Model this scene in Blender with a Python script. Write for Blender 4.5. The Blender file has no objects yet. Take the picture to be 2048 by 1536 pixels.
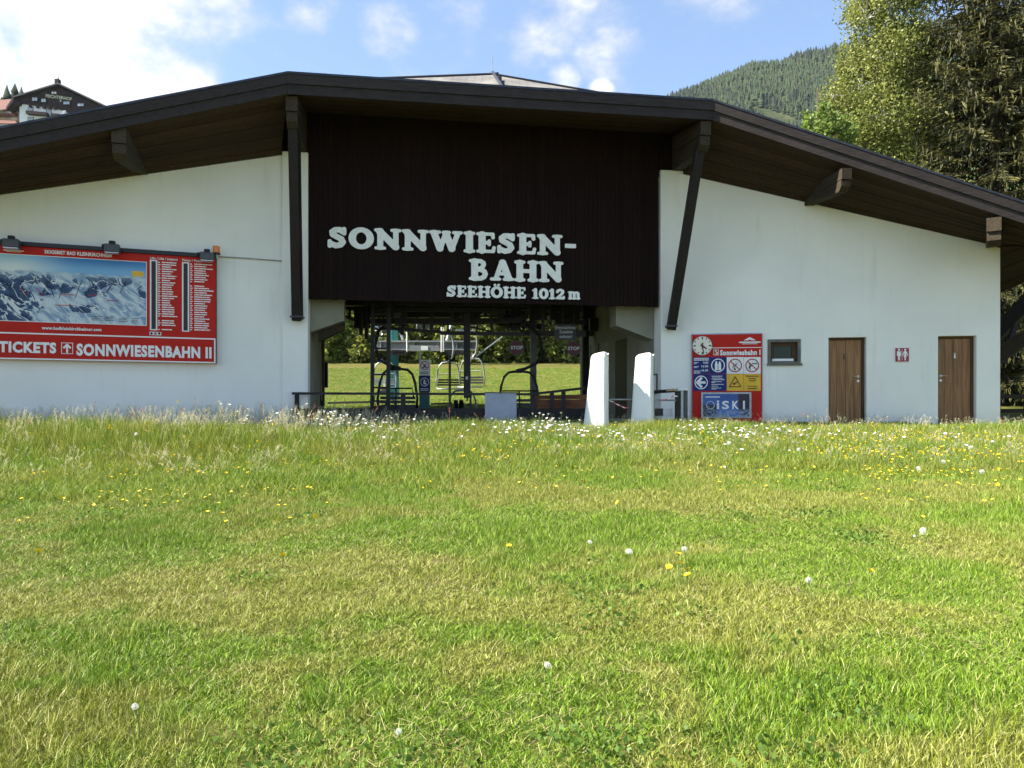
import bpy, bmesh, math, random
import numpy as np
from mathutils import Vector, Matrix, noise as mnoise

random.seed(7)
rng = np.random.default_rng(11)
SC = bpy.context.scene
COL = SC.collection
R = math.radians

# ------------------------------------------------------------------ camera, light, exposure
EYE = 0.15                      # eye height above the station floor (z = 0); the meadow falls away towards the camera
F = 1536.0                      # focal length in photo pixels
HOR = 825.0                     # photo row of the horizon
cam = bpy.data.cameras.new("camera")
cam.sensor_width = 36.0
cam.lens = 27.0
cam.shift_y = (HOR - 768.0) / 2048.0
cam.clip_start = 0.05
cam.clip_end = 9000.0
camo = bpy.data.objects.new("camera", cam)
camo.location = (0, 0, EYE)
camo.rotation_euler = (R(90), 0, 0)
COL.objects.link(camo)
SC.camera = camo

SUN_EL, SUN_FRONT = 45.0, 8.0   # elevation; degrees in front of the picture plane, coming from the left
sdir = Vector((-math.cos(R(SUN_FRONT)) * math.cos(R(SUN_EL)), -math.sin(R(SUN_FRONT)) * math.cos(R(SUN_EL)), math.sin(R(SUN_EL))))
sl = bpy.data.lights.new("sun", 'SUN')
sl.energy = 5.0
sl.angle = R(0.5)
sl.color = (1.0, 0.93, 0.82)
so = bpy.data.objects.new("sun", sl)
so.rotation_euler = sdir.to_track_quat('Z', 'Y').to_euler()
so.location = (-30, -5, 40)
COL.objects.link(so)

SC.view_settings.view_transform = 'Standard'
SC.view_settings.look = 'None'
SC.view_settings.exposure = 1.75
SC.view_settings.gamma = 1.0
SC.view_settings.use_curve_mapping = False

world = bpy.data.worlds.new("World")
SC.world = world
world.use_nodes = True
wn, wl = world.node_tree.nodes, world.node_tree.links
wn.clear()
def wnode(t, **k):
    n = wn.new(t)
    for a, v in k.items(): setattr(n, a, v)
    return n
sky = wnode('ShaderNodeTexSky', sky_type='NISHITA', sun_disc=False)
sky.sun_elevation = R(SUN_EL)
sky.sun_rotation = math.atan2(sdir.x, sdir.y)
sky.altitude = 1000; sky.air_density = 1.0; sky.dust_density = 0.6; sky.ozone_density = 1.0
tc = wnode('ShaderNodeTexCoord')
sep = wnode('ShaderNodeSeparateXYZ'); wl.new(tc.outputs['Generated'], sep.inputs[0])
def wmath(op, a, b=None, clamp=False):
    n = wnode('ShaderNodeMath', operation=op, use_clamp=clamp)
    for i, v in enumerate((a, b)):
        if v is None: continue
        if isinstance(v, (int, float)): n.inputs[i].default_value = v
        else: wl.new(v, n.inputs[i])
    return n.outputs[0]
def wdot(dx, dy, dz):
    v = Vector((dx, dy, dz)).normalized()
    n = wnode('ShaderNodeVectorMath', operation='DOT_PRODUCT')
    wl.new(tc.outputs['Generated'], n.inputs[0]); n.inputs[1].default_value = v
    return n.outputs['Value']
def pixdir(px, py): return ((px - 1024) / F, 1.0, (HOR - py) / F)
mp = wnode('ShaderNodeMapping'); wl.new(tc.outputs['Generated'], mp.inputs[0]); mp.inputs['Scale'].default_value = (1, 1, 1.6)
nz = wnode('ShaderNodeTexNoise'); nz.inputs['Scale'].default_value = 8.5; nz.inputs['Detail'].default_value = 9; nz.inputs['Roughness'].default_value = 0.58
wl.new(mp.outputs[0], nz.inputs['Vector'])
nz2 = wnode('ShaderNodeTexNoise'); nz2.inputs['Scale'].default_value = 2.2; nz2.inputs['Detail'].default_value = 4
wl.new(mp.outputs[0], nz2.inputs['Vector'])
def blob(px, py, rad_deg, gain):
    d = wdot(*pixdir(px, py))
    c = math.cos(R(rad_deg))
    v = wmath('MULTIPLY', wmath('SUBTRACT', d, c), 1.0 / (1 - c))     # 1 at the middle, 0 at the rim
    return wmath('MULTIPLY', wmath('MAXIMUM', v, -2.2), gain)
bl = None
for a in ((200, 120, 10.5, .46), (-330, 40, 13.0, .46), (40, 225, 7.0, .5), (350, 60, 5.0, .26), (1080, -5, 4.6, .30), (965, 38, 2.8, .24), (1185, 88, 2.3, .16), (770, 65, 1.8, .20),
          (620, 28, 1.6, .18), (1125, 163, 1.4, .45), (1200, 184, 1.0, .4), (1500, 12, 3.2, .10)):
    b = blob(*a)
    bl = b if bl is None else wmath('MAXIMUM', bl, b)
far = wmath('MULTIPLY', wmath('SUBTRACT', nz2.outputs['Fac'], 0.56), 2.0)
# fair-weather cumulus in the rest of the sky, thinning out where the photograph looks
front = wmath('MULTIPLY', wmath('SUBTRACT', wdot(0, 1, .42), 0.70), 3.3, True)
far = wmath('SUBTRACT', far, front)
bl = wmath('MAXIMUM', bl, far)
cl = wmath('ADD', bl, wmath('MULTIPLY', wmath('SUBTRACT', nz.outputs['Fac'], 0.5), 1.75))
rampn = wnode('ShaderNodeMapRange'); rampn.interpolation_type = 'SMOOTHSTEP'
rampn.inputs['From Min'].default_value = -0.06; rampn.inputs['From Max'].default_value = 0.50
wl.new(cl, rampn.inputs['Value'])
cden = wmath('MULTIPLY', rampn.outputs[0], wmath('MULTIPLY', wmath('ADD', sep.outputs['Z'], 0.02), 14.0, True))
shade = wnode('ShaderNodeMapRange'); shade.inputs['From Min'].default_value = 0.1; shade.inputs['From Max'].default_value = 0.9
shade.inputs['To Min'].default_value = 4.3; shade.inputs['To Max'].default_value = 8.0
wl.new(cl, shade.inputs['Value'])
ccol = wnode('ShaderNodeCombineXYZ')
wl.new(wmath('MULTIPLY', shade.outputs[0], 0.985), ccol.inputs[0]); wl.new(wmath('MULTIPLY', shade.outputs[0], 0.985), ccol.inputs[1]); wl.new(shade.outputs[0], ccol.inputs[2])
# a thin veil of high haze whitens the whole blue sky a little
veil = wnode('ShaderNodeMix', data_type='RGBA'); veil.inputs['Factor'].default_value = 0.14
wl.new(sky.outputs[0], veil.inputs['A']); veil.inputs['B'].default_value = (4.4, 7.2, 12.0, 1)
mix = wnode('ShaderNodeMix', data_type='RGBA')
wl.new(cden, mix.inputs['Factor']); wl.new(veil.outputs['Result'], mix.inputs['A']); wl.new(ccol.outputs[0], mix.inputs['B'])
bg = wnode('ShaderNodeBackground'); bg.inputs['Strength'].default_value = 0.063
wl.new(mix.outputs['Result'], bg.inputs['Color'])
wo = wnode('ShaderNodeOutputWorld'); wl.new(bg.outputs[0], wo.inputs['Surface'])

# ------------------------------------------------------------------ measuring helpers
def W(px, py, d):
    """world point seen at photo pixel (px,py) at distance d along the view axis"""
    return Vector(((px - 1024) / F * d, d, EYE + (HOR - py) / F * d))
class Plane:
    """vertical wall plane: d = z0 + t*X"""
    def __init__(s, z0, t):
        s.z0, s.t = z0, t
        s.len = math.sqrt(1 + t * t)
        s.n = Vector((t, -1, 0)) / s.len          # towards the camera
        s.u = Vector((1, t, 0)) / s.len
    def off(s, o): return Plane(s.z0 - o * s.len, s.t)
    def d(s, px): return s.z0 / (1 - s.t * (px - 1024) / F)
    def pt(s, px, py): return W(px, py, s.d(px))
    def at(s, X, z): return Vector((X, s.z0 + s.t * X, z))
    def uX(s, px): return (px - 1024) / F * s.d(px)
PL, PC, PR = Plane(19.48, .36), Plane(18.46, .158), Plane(19.6, -.143)

# ------------------------------------------------------------------ object helpers
def props(o, label=None, cat=None, group=None, kind=None):
    if label: o['label'] = label
    if cat: o['category'] = cat
    if group: o['group'] = group
    if kind: o['kind'] = kind
    return o
def empty(name, loc, label, cat, group=None):
    o = bpy.data.objects.new(name, None)
    o.empty_display_size = 0.1
    o.location = loc
    COL.objects.link(o)
    return props(o, label, cat, group)
def rootloc(p):
    v = Vector((0, 0, 0))
    while p is not None:
        v += Vector(p.location); p = p.parent
    return v
class MB:
    def __init__(s): s.v, s.f = [], []
    def add(s, vs, fs):
        b = len(s.v)
        s.v += [tuple(v) for v in vs]
        s.f += [tuple(i + b for i in f) for f in fs]
        return s
    def hexa(s, p):                                # 4 bottom + 4 top corners
        return s.add(p, [(0, 3, 2, 1), (4, 5, 6, 7), (0, 1, 5, 4), (1, 2, 6, 5), (2, 3, 7, 6), (3, 0, 4, 7)])
    def box(s, c, sx, sy, sz, rz=0.0):
        cx, cy, cz = c; co, si = math.cos(rz), math.sin(rz)
        p = []
        for z in (-sz / 2, sz / 2):
            for x, y in ((-sx / 2, -sy / 2), (sx / 2, -sy / 2), (sx / 2, sy / 2), (-sx / 2, sy / 2)):
                p.append((cx + x * co - y * si, cy + x * si + y * co, cz + z))
        return s.hexa(p)
    def slab(s, quad, thick, nrm):                 # quad of 4 points pushed along nrm by thick
        n = Vector(nrm).normalized() * thick
        q = [Vector(a) for a in quad]
        return s.hexa(q + [a + n for a in q])
    def prism(s, poly, vec):
        n = len(poly); v = Vector(vec)
        q = [Vector(a) for a in poly]
        return s.add(q + [a + v for a in q], [tuple(range(n))[::-1], tuple(range(n, 2 * n))] + [(i, (i + 1) % n, (i + 1) % n + n, i + n) for i in range(n)])
    def bar(s, a, b, w, h, up=(0, 0, 1)):          # rectangular bar a->b
        a, b = Vector(a), Vector(b); d = (b - a).normalized(); upv = Vector(up)
        if abs(d.dot(upv)) > .95: upv = Vector((0, 1, 0))
        x = d.cross(upv).normalized() * w / 2; y = x.cross(d).normalized() * h / 2
        return s.hexa([a - x - y, a + x - y, b + x - y, b - x - y, a - x + y, a + x + y, b + x + y, b - x + y])
    def tube(s, pts, r, n=8, closed=False, r1=None):
        P = [Vector(p) for p in pts]; m = len(P); base = len(s.v)
        ref = Vector((0.3, 0.2, 1)).normalized()
        for i, p in enumerate(P):
            a = P[i - 1] if (i or closed) else P[i]; b = P[(i + 1) % m] if (i < m - 1 or closed) else P[i]
            d = (b - a).normalized()
            if abs(d.dot(ref)) > .98: rr = Vector((1, 0, 0))
            else: rr = ref
            x = d.cross(rr).normalized(); y = d.cross(x)
            q = r if r1 is None else r + (r1 - r) * i / max(1, m - 1)
            for k in range(n):
                t = 2 * math.pi * k / n
                s.v.append(tuple(p + x * math.cos(t) * q + y * math.sin(t) * q))
        for i in range(m if closed else m - 1):
            j = (i + 1) % m
            for k in range(n):
                s.f.append((base + i * n + k, base + i * n + (k + 1) % n, base + j * n + (k + 1) % n, base + j * n + k))
        if not closed:
            s.f.append(tuple(base + k for k in range(n))[::-1]); s.f.append(tuple(base + (m - 1) * n + k for k in range(n)))
        return s
    def disc(s, c, nrm, r, thick, n=24):           # cylinder along nrm
        nv = Vector(nrm).normalized(); c = Vector(c)
        x = nv.cross(Vector((0, 0, 1)));
        x = Vector((1, 0, 0)) if x.length < .01 else x.normalized()
        y = nv.cross(x)
        return s.prism([c + x * math.cos(2 * math.pi * k / n) * r + y * math.sin(2 * math.pi * k / n) * r for k in range(n)], nv * thick)
    def ball(s, c, r, n=8, m=6, sq=(1, 1, 1)):
        b = len(s.v)
        for i in range(m + 1):
            a = math.pi * i / m
            for k in range(n):
                t = 2 * math.pi * k / n
                s.v.append((c[0] + r * sq[0] * math.sin(a) * math.cos(t), c[1] + r * sq[1] * math.sin(a) * math.sin(t), c[2] + r * sq[2] * math.cos(a)))
        for i in range(m):
            for k in range(n):
                s.f.append((b + i * n + k, b + (i + 1) * n + k, b + (i + 1) * n + (k + 1) % n, b + i * n + (k + 1) % n))
        return s
    def build(s, name, mat, parent=None, label=None, cat=None, group=None, kind=None, smooth=False, loc=None, bevel=0.0):
        me = bpy.data.meshes.new(name)
        o0 = rootloc(parent) if parent is not None else Vector(loc or (0, 0, 0))
        me.from_pydata([(v[0] - o0[0], v[1] - o0[1], v[2] - o0[2]) for v in s.v], [], s.f)
        bm = bmesh.new(); bm.from_mesh(me); bmesh.ops.recalc_face_normals(bm, faces=bm.faces)
        if bevel: bmesh.ops.bevel(bm, geom=[e for e in bm.edges], offset=bevel, segments=1, affect='EDGES', clamp_overlap=True)
        bm.to_mesh(me); bm.free()
        return link(name, me, mat, parent, label, cat, group, kind, smooth, o0 if parent is None else (0, 0, 0))
def link(name, me, mat, parent=None, label=None, cat=None, group=None, kind=None, smooth=False, loc=(0, 0, 0)):
    o = bpy.data.objects.new(name, me)
    if mat is not None:
        me.materials.clear()
        for m in (mat if isinstance(mat, (list, tuple)) else [mat]): me.materials.append(m)
    if smooth:
        for p in me.polygons: p.use_smooth = True
    o.location = loc
    if parent is not None: o.parent = parent
    COL.objects.link(o)
    return props(o, label, cat, group, kind)
def arrmesh(name, V, Fq, attrs=None):
    """fast mesh from numpy arrays; Fq (n,3) or (n,4)"""
    V = np.asarray(V, dtype=np.float32); Fq = np.asarray(Fq, dtype=np.int32)
    me = bpy.data.meshes.new(name); k = Fq.shape[1]
    me.vertices.add(len(V)); me.vertices.foreach_set('co', V.ravel())
    me.loops.add(Fq.size); me.loops.foreach_set('vertex_index', Fq.ravel())
    me.polygons.add(len(Fq)); me.polygons.foreach_set('loop_start', np.arange(0, Fq.size, k, dtype=np.int32))
    for nm, a in (attrs or {}).items():
        at = me.attributes.new(nm, 'FLOAT', 'POINT'); at.data.foreach_set('value', np.asarray(a, dtype=np.float32))
    me.update(); me.validate()
    return me
def copy_tree(o, parent=None, loc=None):
    c = o.copy(); COL.objects.link(c); c.parent = parent
    if loc is not None: c.location = loc
    for ch in list(o.children): copy_tree(ch, c)
    return c

# ------------------------------------------------------------------ materials
class NT:
    def __init__(s, name):
        s.m = bpy.data.materials.new(name); s.m.use_nodes = True
        s.n, s.l = s.m.node_tree.nodes, s.m.node_tree.links
        s.n.clear()
        s.out = s.n.new('ShaderNodeOutputMaterial')
    def node(s, t, ins=None, **k):
        n = s.n.new(t)
        for a, v in k.items(): setattr(n, a, v)
        for a, v in (ins or {}).items(): s.put(n.inputs[a], v)
        return n
    def put(s, sock, v):
        if hasattr(v, 'links') or isinstance(v, bpy.types.NodeSocket): s.l.new(v, sock)
        else:
            if isinstance(v, (tuple, list)) and len(v) == 3 and sock.type == 'RGBA': v = (*v, 1)
            sock.default_value = v
    def math(s, op, a, b=0.0, clamp=False):
        n = s.node('ShaderNodeMath', {0: a, 1: b}, operation=op, use_clamp=clamp); return n.outputs[0]
    def mix(s, f, a, b):
        n = s.node('ShaderNodeMix', {'Factor': f, 'A': a, 'B': b}, data_type='RGBA'); return n.outputs['Result']
    def noise(s, vec, scale, detail=4, rough=.55, dist=0.0):
        return s.node('ShaderNodeTexNoise', {'Vector': vec, 'Scale': scale, 'Detail': detail, 'Roughness': rough, 'Distortion': dist}).outputs['Fac']
    def step(s, v, a, b, t0=0.0, t1=1.0):
        return s.node('ShaderNodeMapRange', {'Value': v, 'From Min': a, 'From Max': b, 'To Min': t0, 'To Max': t1}, interpolation_type='SMOOTHSTEP').outputs[0]
    def coord(s, which='Object', scale=None):
        o = s.node('ShaderNodeTexCoord').outputs[which]
        if scale: o = s.node('ShaderNodeMapping', {0: o, 'Scale': scale}).outputs[0]
        return o
    def pos(s): return s.node('ShaderNodeNewGeometry').outputs['Position']
    def bsdf(s, col, rough=.6, metal=0.0, spec=.4, bump=None, bstr=.3, bdist=.01):
        b = s.node('ShaderNodeBsdfPrincipled', {'Base Color': col, 'Roughness': rough, 'Metallic': metal, 'Specular IOR Level': spec})
        if bump is not None:
            n = s.node('ShaderNodeBump', {'Height': bump, 'Strength': bstr, 'Distance': bdist}); s.l.new(n.outputs[0], b.inputs['Normal'])
        return b
    def end(s, sh):
        s.l.new(sh.outputs[0] if hasattr(sh, 'outputs') else sh, s.out.inputs[0]); return s.m
def flat(name, col, rough=.55, metal=0.0, var=.12, vs=6.0, bump=.0, bs=60.0, spec=.4):
    t = NT(name); c = t.coord()
    f = t.noise(c, vs, 5)
    cc = t.mix(t.step(f, .3, .7), tuple(x * (1 - var) for x in col), tuple(min(1, x * (1 + var)) for x in col))
    return t.end(t.bsdf(cc, rough, metal, spec, t.noise(c, bs, 3) if bump else None, bump))
def wood(name, c1, c2, axis='x', rough=.75, grain=9.0, tint=.25, bump=.35, spec=.25):
    """timber with grain along the axis and a tone of its own for every board"""
    sc = {'x': (.35, grain, grain), 'y': (grain, .35, grain), 'z': (grain, grain, .35)}[axis]
    t = NT(name); c = t.coord('Object', sc)
    oi = t.node('ShaderNodeObjectInfo').outputs['Random']
    off = t.node('ShaderNodeVectorMath', {0: c, 1: t.node('ShaderNodeCombineXYZ', {0: t.math('MULTIPLY', oi, 37.0), 1: t.math('MULTIPLY', oi, 19.0), 2: t.math('MULTIPLY', oi, 53.0)}).outputs[0]}, operation='ADD').outputs[0]
    g = t.noise(off, 3.2, 6, .62, .6)
    big = t.noise(t.coord(), 1.3, 3)
    col = t.mix(t.step(g, .28, .74), c1, c2)
    v = t.math('ADD', t.math('MULTIPLY', oi, tint * 2), 1 - tint)
    v = t.math('MULTIPLY', v, t.math('ADD', t.math('MULTIPLY', big, .5), .75))
    col = t.node('ShaderNodeVectorMath', {0: col, 1: t.node('ShaderNodeCombineXYZ', {0: v, 1: v, 2: v}).outputs[0]}, operation='MULTIPLY').outputs[0]
    return t.end(t.bsdf(col, rough, 0, spec, g, bump, .004))
def plaster(name, col):
    t = NT(name); c = t.coord()
    f = t.noise(c, .55, 4); g = t.noise(c, 70, 4, .7); st = t.noise(t.coord('Object', (3.5, 3.5, .35)), 1.4, 4)
    cc = t.mix(t.step(f, .35, .7), tuple(x * .93 for x in col), col)
    cc = t.mix(t.math('MULTIPLY', t.step(st, .56, .78), .16), cc, (.42, .40, .36))
    z = t.node('ShaderNodeSeparateXYZ', {0: t.pos()}).outputs[2]
    spl = t.math('MULTIPLY', t.step(t.math('ADD', z, t.math('MULTIPLY', t.noise(c, 3.0, 5), .5)), .0, .55, 1, 0), .3)   # splashed foot of the wall
    cc = t.mix(spl, cc, (.45, .43, .36))
    return t.end(t.bsdf(cc, .9, 0, .2, g, .35, .006))
def translucent(name, colsock_fn, rough=.5, tr=.35, spec=.3):
    t = NT(name); col = colsock_fn(t)
    b = t.bsdf(col, rough, 0, spec)
    k = t.node('ShaderNodeBsdfTranslucent', {'Color': col})
    return t.end(t.node('ShaderNodeMixShader', {0: tr, 1: b.outputs[0], 2: k.outputs[0]}))

m_wall = plaster("white_plaster", (.85, .84, .775))
m_panel = wood("dark_stained_boards", (.0085, .0036, .0028), (.0150, .0068, .0055), 'z', .8, 9, .14, .2, .12)
m_soffit = wood("brown_soffit_boards", (.027, .0145, .006), (.054, .030, .0135), 'x', .8, 9, .22)
m_beam = wood("weathered_beam", (.026, .019, .011), (.066, .050, .031), 'y', .85, 8, .12)
m_strut = wood("dark_strut", (.012, .0095, .009), (.023, .018, .017), 'z', .6, 9, .1)
m_fascia = wood("dark_fascia", (.018, .0145, .0135), (.042, .033, .030), 'x', .75, 9, .12)
m_flash = flat("dark_metal_flashing", (.05, .05, .06), .38, .7, .2)
m_door = wood("door_oak", (.15, .068, .023), (.33, .170, .066), 'z', .55, 7, .13, .25, .4)
m_doorframe = wood("door_frame_wood", (.055, .025, .011), (.10, .05, .024), 'z', .6, 8, .1)
m_steel = flat("brushed_steel", (.55, .55, .54), .32, .9, .1)
m_black = flat("black_steel", (.014, .013, .014), .5, .3, .3)
m_darkgrey = flat("dark_grey_steel", (.07, .072, .075), .5, .3, .2)
m_galv = flat("galvanised_steel", (.36, .38, .39), .45, .6, .15, 9)
m_teal = flat("teal_paint", (.022, .125, .125), .45, 0, .18, 3, .1, 40)
m_red = flat("red_sign_paint", (.48, .016, .008), .55, 0, .07, 2, 0, 60, .2)
m_white = flat("white_paint", (.80, .80, .78), .45, 0, .04)
m_letter = flat("white_letter_paint", (.80, .80, .74), .5, 0, .06, 8)
m_signblack = flat("sign_black", (.012, .012, .012), .4, 0, .1)
m_signblue = flat("sign_blue", (.012, .030, .15), .5, 0, .1, 6, 0, 60, .2)
m_signyellow = flat("sign_yellow", (.72, .43, .02), .4, 0, .08)
m_brownprint = flat("brown_print", (.10, .035, .012), .5)
m_redring = flat("red_print", (.40, .03, .035), .45)
m_face = flat("clock_face", (.78, .74, .60), .4, 0, .03)
m_hand = flat("clock_hand", (.10, .025, .02), .45)
m_concrete = flat("concrete", (.33, .32, .30), .9, 0, .2, 2, .4, 30)
m_inner = flat("shaded_inner_plaster", (.25, .245, .19), .9, 0, .1, 1.5, .2, 40)  # white plaster, darkened in its colour to stand in for hall shade
m_frame = flat("window_surround", (.13, .125, .105), .7, 0, .2, 7, .2)
m_orange = flat("amber_plastic", (.75, .20, .015), .25, 0, .1, 8, 0, 60, .6)
m_panelgrey = flat("pale_blue_grey_sheet", (.34, .38, .44), .45, .0, .1, 2)
m_plankred = wood("red_brown_boards", (.10, .035, .016), (.19, .08, .04), 'x', .7, 8, .2)
m_lightpost = wood("pale_timber", (.38, .27, .17), (.55, .42, .29), 'z', .75, 7, .1)
m_seat = flat("dark_seat_slats", (.035, .038, .042), .5)
m_tape = flat("red_white_tape", (.75, .12, .12), .5)
m_rubber = flat("black_rubber", (.012, .012, .012), .8)

# ------------------------------------------------------------------ flat shapes: rounded outlines traced from distance fields, and lettering
def seg_d(X, Y, x0, y0, x1, y1):
    dx, dy = x1 - x0, y1 - y0; L = dx * dx + dy * dy + 1e-12
    t = np.clip(((X - x0) * dx + (Y - y0) * dy) / L, 0, 1)
    return np.hypot(X - x0 - t * dx, Y - y0 - t * dy), t
def field(prims, X, Y, k):
    acc = None
    for p in prims:
        if p[0] == 's':                            # capsule with two radii
            d, t = seg_d(X, Y, *p[1:5]); d = d - (p[5] + (p[6] - p[5]) * t if len(p) > 6 else p[5])
        elif p[0] == 'p':                          # poly-line of one radius
            d = None; pts = p[1]
            for a, b in zip(pts[:-1], pts[1:]):
                e = seg_d(X, Y, *a, *b)[0] - p[2]; d = e if d is None else np.minimum(d, e)
        elif p[0] == 'o':                          # elliptical ring: cx cy rx ry rxi ryi
            _, cx, cy, rx, ry, ix, iy = p
            o = (np.hypot((X - cx) / rx, (Y - cy) / ry) - 1) * min(rx, ry)
            i = (np.hypot((X - cx) / ix, (Y - cy) / iy) - 1) * min(ix, iy) if ix > 0 else 9.0 + 0 * o
            d = np.maximum(o, -i)
        elif p[0] == 'b':                          # box x0 y0 x1 y1
            _, x0, y0, x1, y1 = p
            d = np.maximum(np.abs(X - (x0 + x1) / 2) - (x1 - x0) / 2, np.abs(Y - (y0 + y1) / 2) - (y1 - y0) / 2)
        elif p[0] == 'c':                          # cut a box away
            _, x0, y0, x1, y1 = p
            e = np.maximum(np.abs(X - (x0 + x1) / 2) - (x1 - x0) / 2, np.abs(Y - (y0 + y1) / 2) - (y1 - y0) / 2)
            acc = np.maximum(acc, -e); continue
        if acc is None: acc = d
        elif k > 0:
            h = np.clip(.5 + .5 * (acc - d) / k, 0, 1); acc = acc * (1 - h) + d * h - k * h * (1 - h)
        else: acc = np.minimum(acc, d)
    return acc
def contours(D, xs, ys):
    """closed outlines of D<0 by marching squares"""
    segs = {}; ny, nx = D.shape
    def ip(a, b, va, vb):
        t = va / (va - vb); return (a[0] + (b[0] - a[0]) * t, a[1] + (b[1] - a[1]) * t)
    ins = D < 0
    for j in range(ny - 1):
        for i in range(nx - 1):
            c = (ins[j, i], ins[j, i + 1], ins[j + 1, i + 1], ins[j + 1, i])
            s = sum(c)
            if s in (0, 4): continue
            P = ((xs[i], ys[j]), (xs[i + 1], ys[j]), (xs[i + 1], ys[j + 1]), (xs[i], ys[j + 1]))
            V = (D[j, i], D[j, i + 1], D[j + 1, i + 1], D[j + 1, i])
            E = (('h', i, j), ('v', i + 1, j), ('h', i, j + 1), ('v', i, j))
            outs = [e for e in range(4) if c[e] and not c[(e + 1) % 4]]       # leaves the inside
            inn = [e for e in range(4) if not c[e] and c[(e + 1) % 4]]
            for a in outs:
                b = min(inn, key=lambda q: (q - a) % 4) if len(inn) > 1 else inn[0]
                if len(inn) > 1: inn.remove(b)
                segs[E[a]] = (ip(P[a], P[(a + 1) % 4], V[a], V[(a + 1) % 4]), E[b])
    loops = []
    while segs:
        k0 = next(iter(segs)); k = k0; lp = []
        while k in segs:
            p, k2 = segs.pop(k); lp.append(p); k = k2
        if len(lp) > 3: loops.append(lp)
    return loops
def curve_mesh(loops, depth):
    cu = bpy.data.curves.new('outline', 'CURVE'); cu.dimensions = '2D'; cu.fill_mode = 'BOTH'; cu.extrude = depth / 2
    for lp in loops:
        s = cu.splines.new('POLY'); s.points.add(len(lp) - 1)
        for q, p in zip(s.points, lp): q.co = (p[0], p[1], 0, 1)
        s.use_cyclic_u = True
    o = bpy.data.objects.new('outline', cu)
    me = bpy.data.meshes.new_from_object(o)
    bpy.data.objects.remove(o); bpy.data.curves.remove(cu)
    return me
def shape_mesh(prims, x0, x1, y0, y1, res, depth, k=0.0, grow=0.0):
    xs = np.arange(x0, x1 + res, res); ys = np.arange(y0, y1 + res, res)
    X, Y = np.meshgrid(xs, ys)
    D = field(prims, X, Y, k) - grow; D[np.abs(D) < 1e-6] = 1e-6
    return curve_mesh(contours(D, xs, ys), depth)
_tc = {}
def text_mesh(s, bold=0.0, depth=.004):
    key = (s, bold, depth)
    if key in _tc: return _tc[key]
    cu = bpy.data.curves.new('text', 'FONT'); cu.body = s; cu.size = 1.0; cu.offset = bold; cu.extrude = depth / 2; cu.resolution_u = 3; cu.space_character = 1.0 + max(0.0, bold - .012) * 3.2
    o = bpy.data.objects.new('text', cu)
    me = bpy.data.meshes.new_from_object(o)
    bpy.data.objects.remove(o); bpy.data.curves.remove(cu)
    _tc[key] = me
    return me
def put_flat(me, name, mat, parent, org, u, v, sx, sy, sz=1.0, x0=0.0, y0=0.0, **k):
    """place a flat mesh (local x right, y up) in the world: org + u*(x-x0)*sx + v*(y-y0)*sy, thickness along n"""
    u, v, org = Vector(u), Vector(v), Vector(org); n = u.cross(v)
    me = me.copy(); base = rootloc(parent)
    co = np.empty(len(me.vertices) * 3, dtype=np.float32); me.vertices.foreach_get('co', co); co = co.reshape(-1, 3)
    w = np.outer((co[:, 0] - x0) * sx, u) + np.outer((co[:, 1] - y0) * sy, v) + np.outer(co[:, 2] * sz, n) + np.array(org - base)
    me.vertices.foreach_set('co', w.astype(np.float32).ravel()); me.update()
    return link(name, me, mat, parent, **k)
def bounds(me):
    co = np.empty(len(me.vertices) * 3, dtype=np.float32); me.vertices.foreach_get('co', co); co = co.reshape(-1, 3)
    return co[:, 0].min(), co[:, 0].max(), co[:, 1].min(), co[:, 1].max()
ZUP = Vector((0, 0, 1))
def text_px(s, pl, x0, x1, ytop, ybot, mat, parent, bold=.02, depth=.006, name='lettering', **k):
    """text on a wall plane filling the photo box (x0,ytop)-(x1,ybot): baseline at ybot"""
    me = text_mesh(s, bold, depth); a, b, c, e = bounds(me)
    A, B = pl.pt(x0, ybot), pl.pt(x1, ybot)
    H = (ybot - ytop) / F * pl.d(x0)
    caps = .72 if c < -.05 else (e - c)
    return put_flat(me, name, mat, parent, A, pl.u, ZUP, (B - A).dot(pl.u) / (b - a), H / caps, 1, a, 0 if c < -.05 else c, **k)
def rect_px(pl, x0, x1, y0, y1, thick=.01, mb=None, ybr=None, ytr=None):
    """rectangle on a wall plane from photo bounds measured at its left edge, level in the world"""
    mb = mb or MB()
    a, b = pl.pt(x0, y1), pl.pt(x0, y0)
    w = (pl.pt(x1, y1) - a).dot(pl.u)
    q = [a, a + pl.u * w, b + pl.u * w, b]
    return mb.slab(q, thick, -pl.n)
# ------------------------------------------------------------------ terrain
def sstep(a, b, x):
    t = np.clip((x - a) / (b - a), 0, 1); return t * t * (3 - 2 * t)
def vnoise(x, y, s, seed=0):
    """cheap smooth value noise on arrays"""
    x = np.asarray(x, float) * s + 17.3 * seed; y = np.asarray(y, float) * s + 9.1 * seed
    xi, yi = np.floor(x).astype(int), np.floor(y).astype(int); fx, fy = x - xi, y - yi
    fx = fx * fx * (3 - 2 * fx); fy = fy * fy * (3 - 2 * fy)
    def h(a, b):
        n = (a * 374761393 + b * 668265263 + seed * 1442695) & 0x7fffffff
        n = ((n ^ (n >> 13)) * 1274126177) & 0x7fffffff
        return ((n ^ (n >> 16)) & 0xffff) / 65535.0
    return (h(xi, yi) * (1 - fx) + h(xi + 1, yi) * fx) * (1 - fy) + (h(xi, yi + 1) * (1 - fx) + h(xi + 1, yi + 1) * fx) * fy
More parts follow.
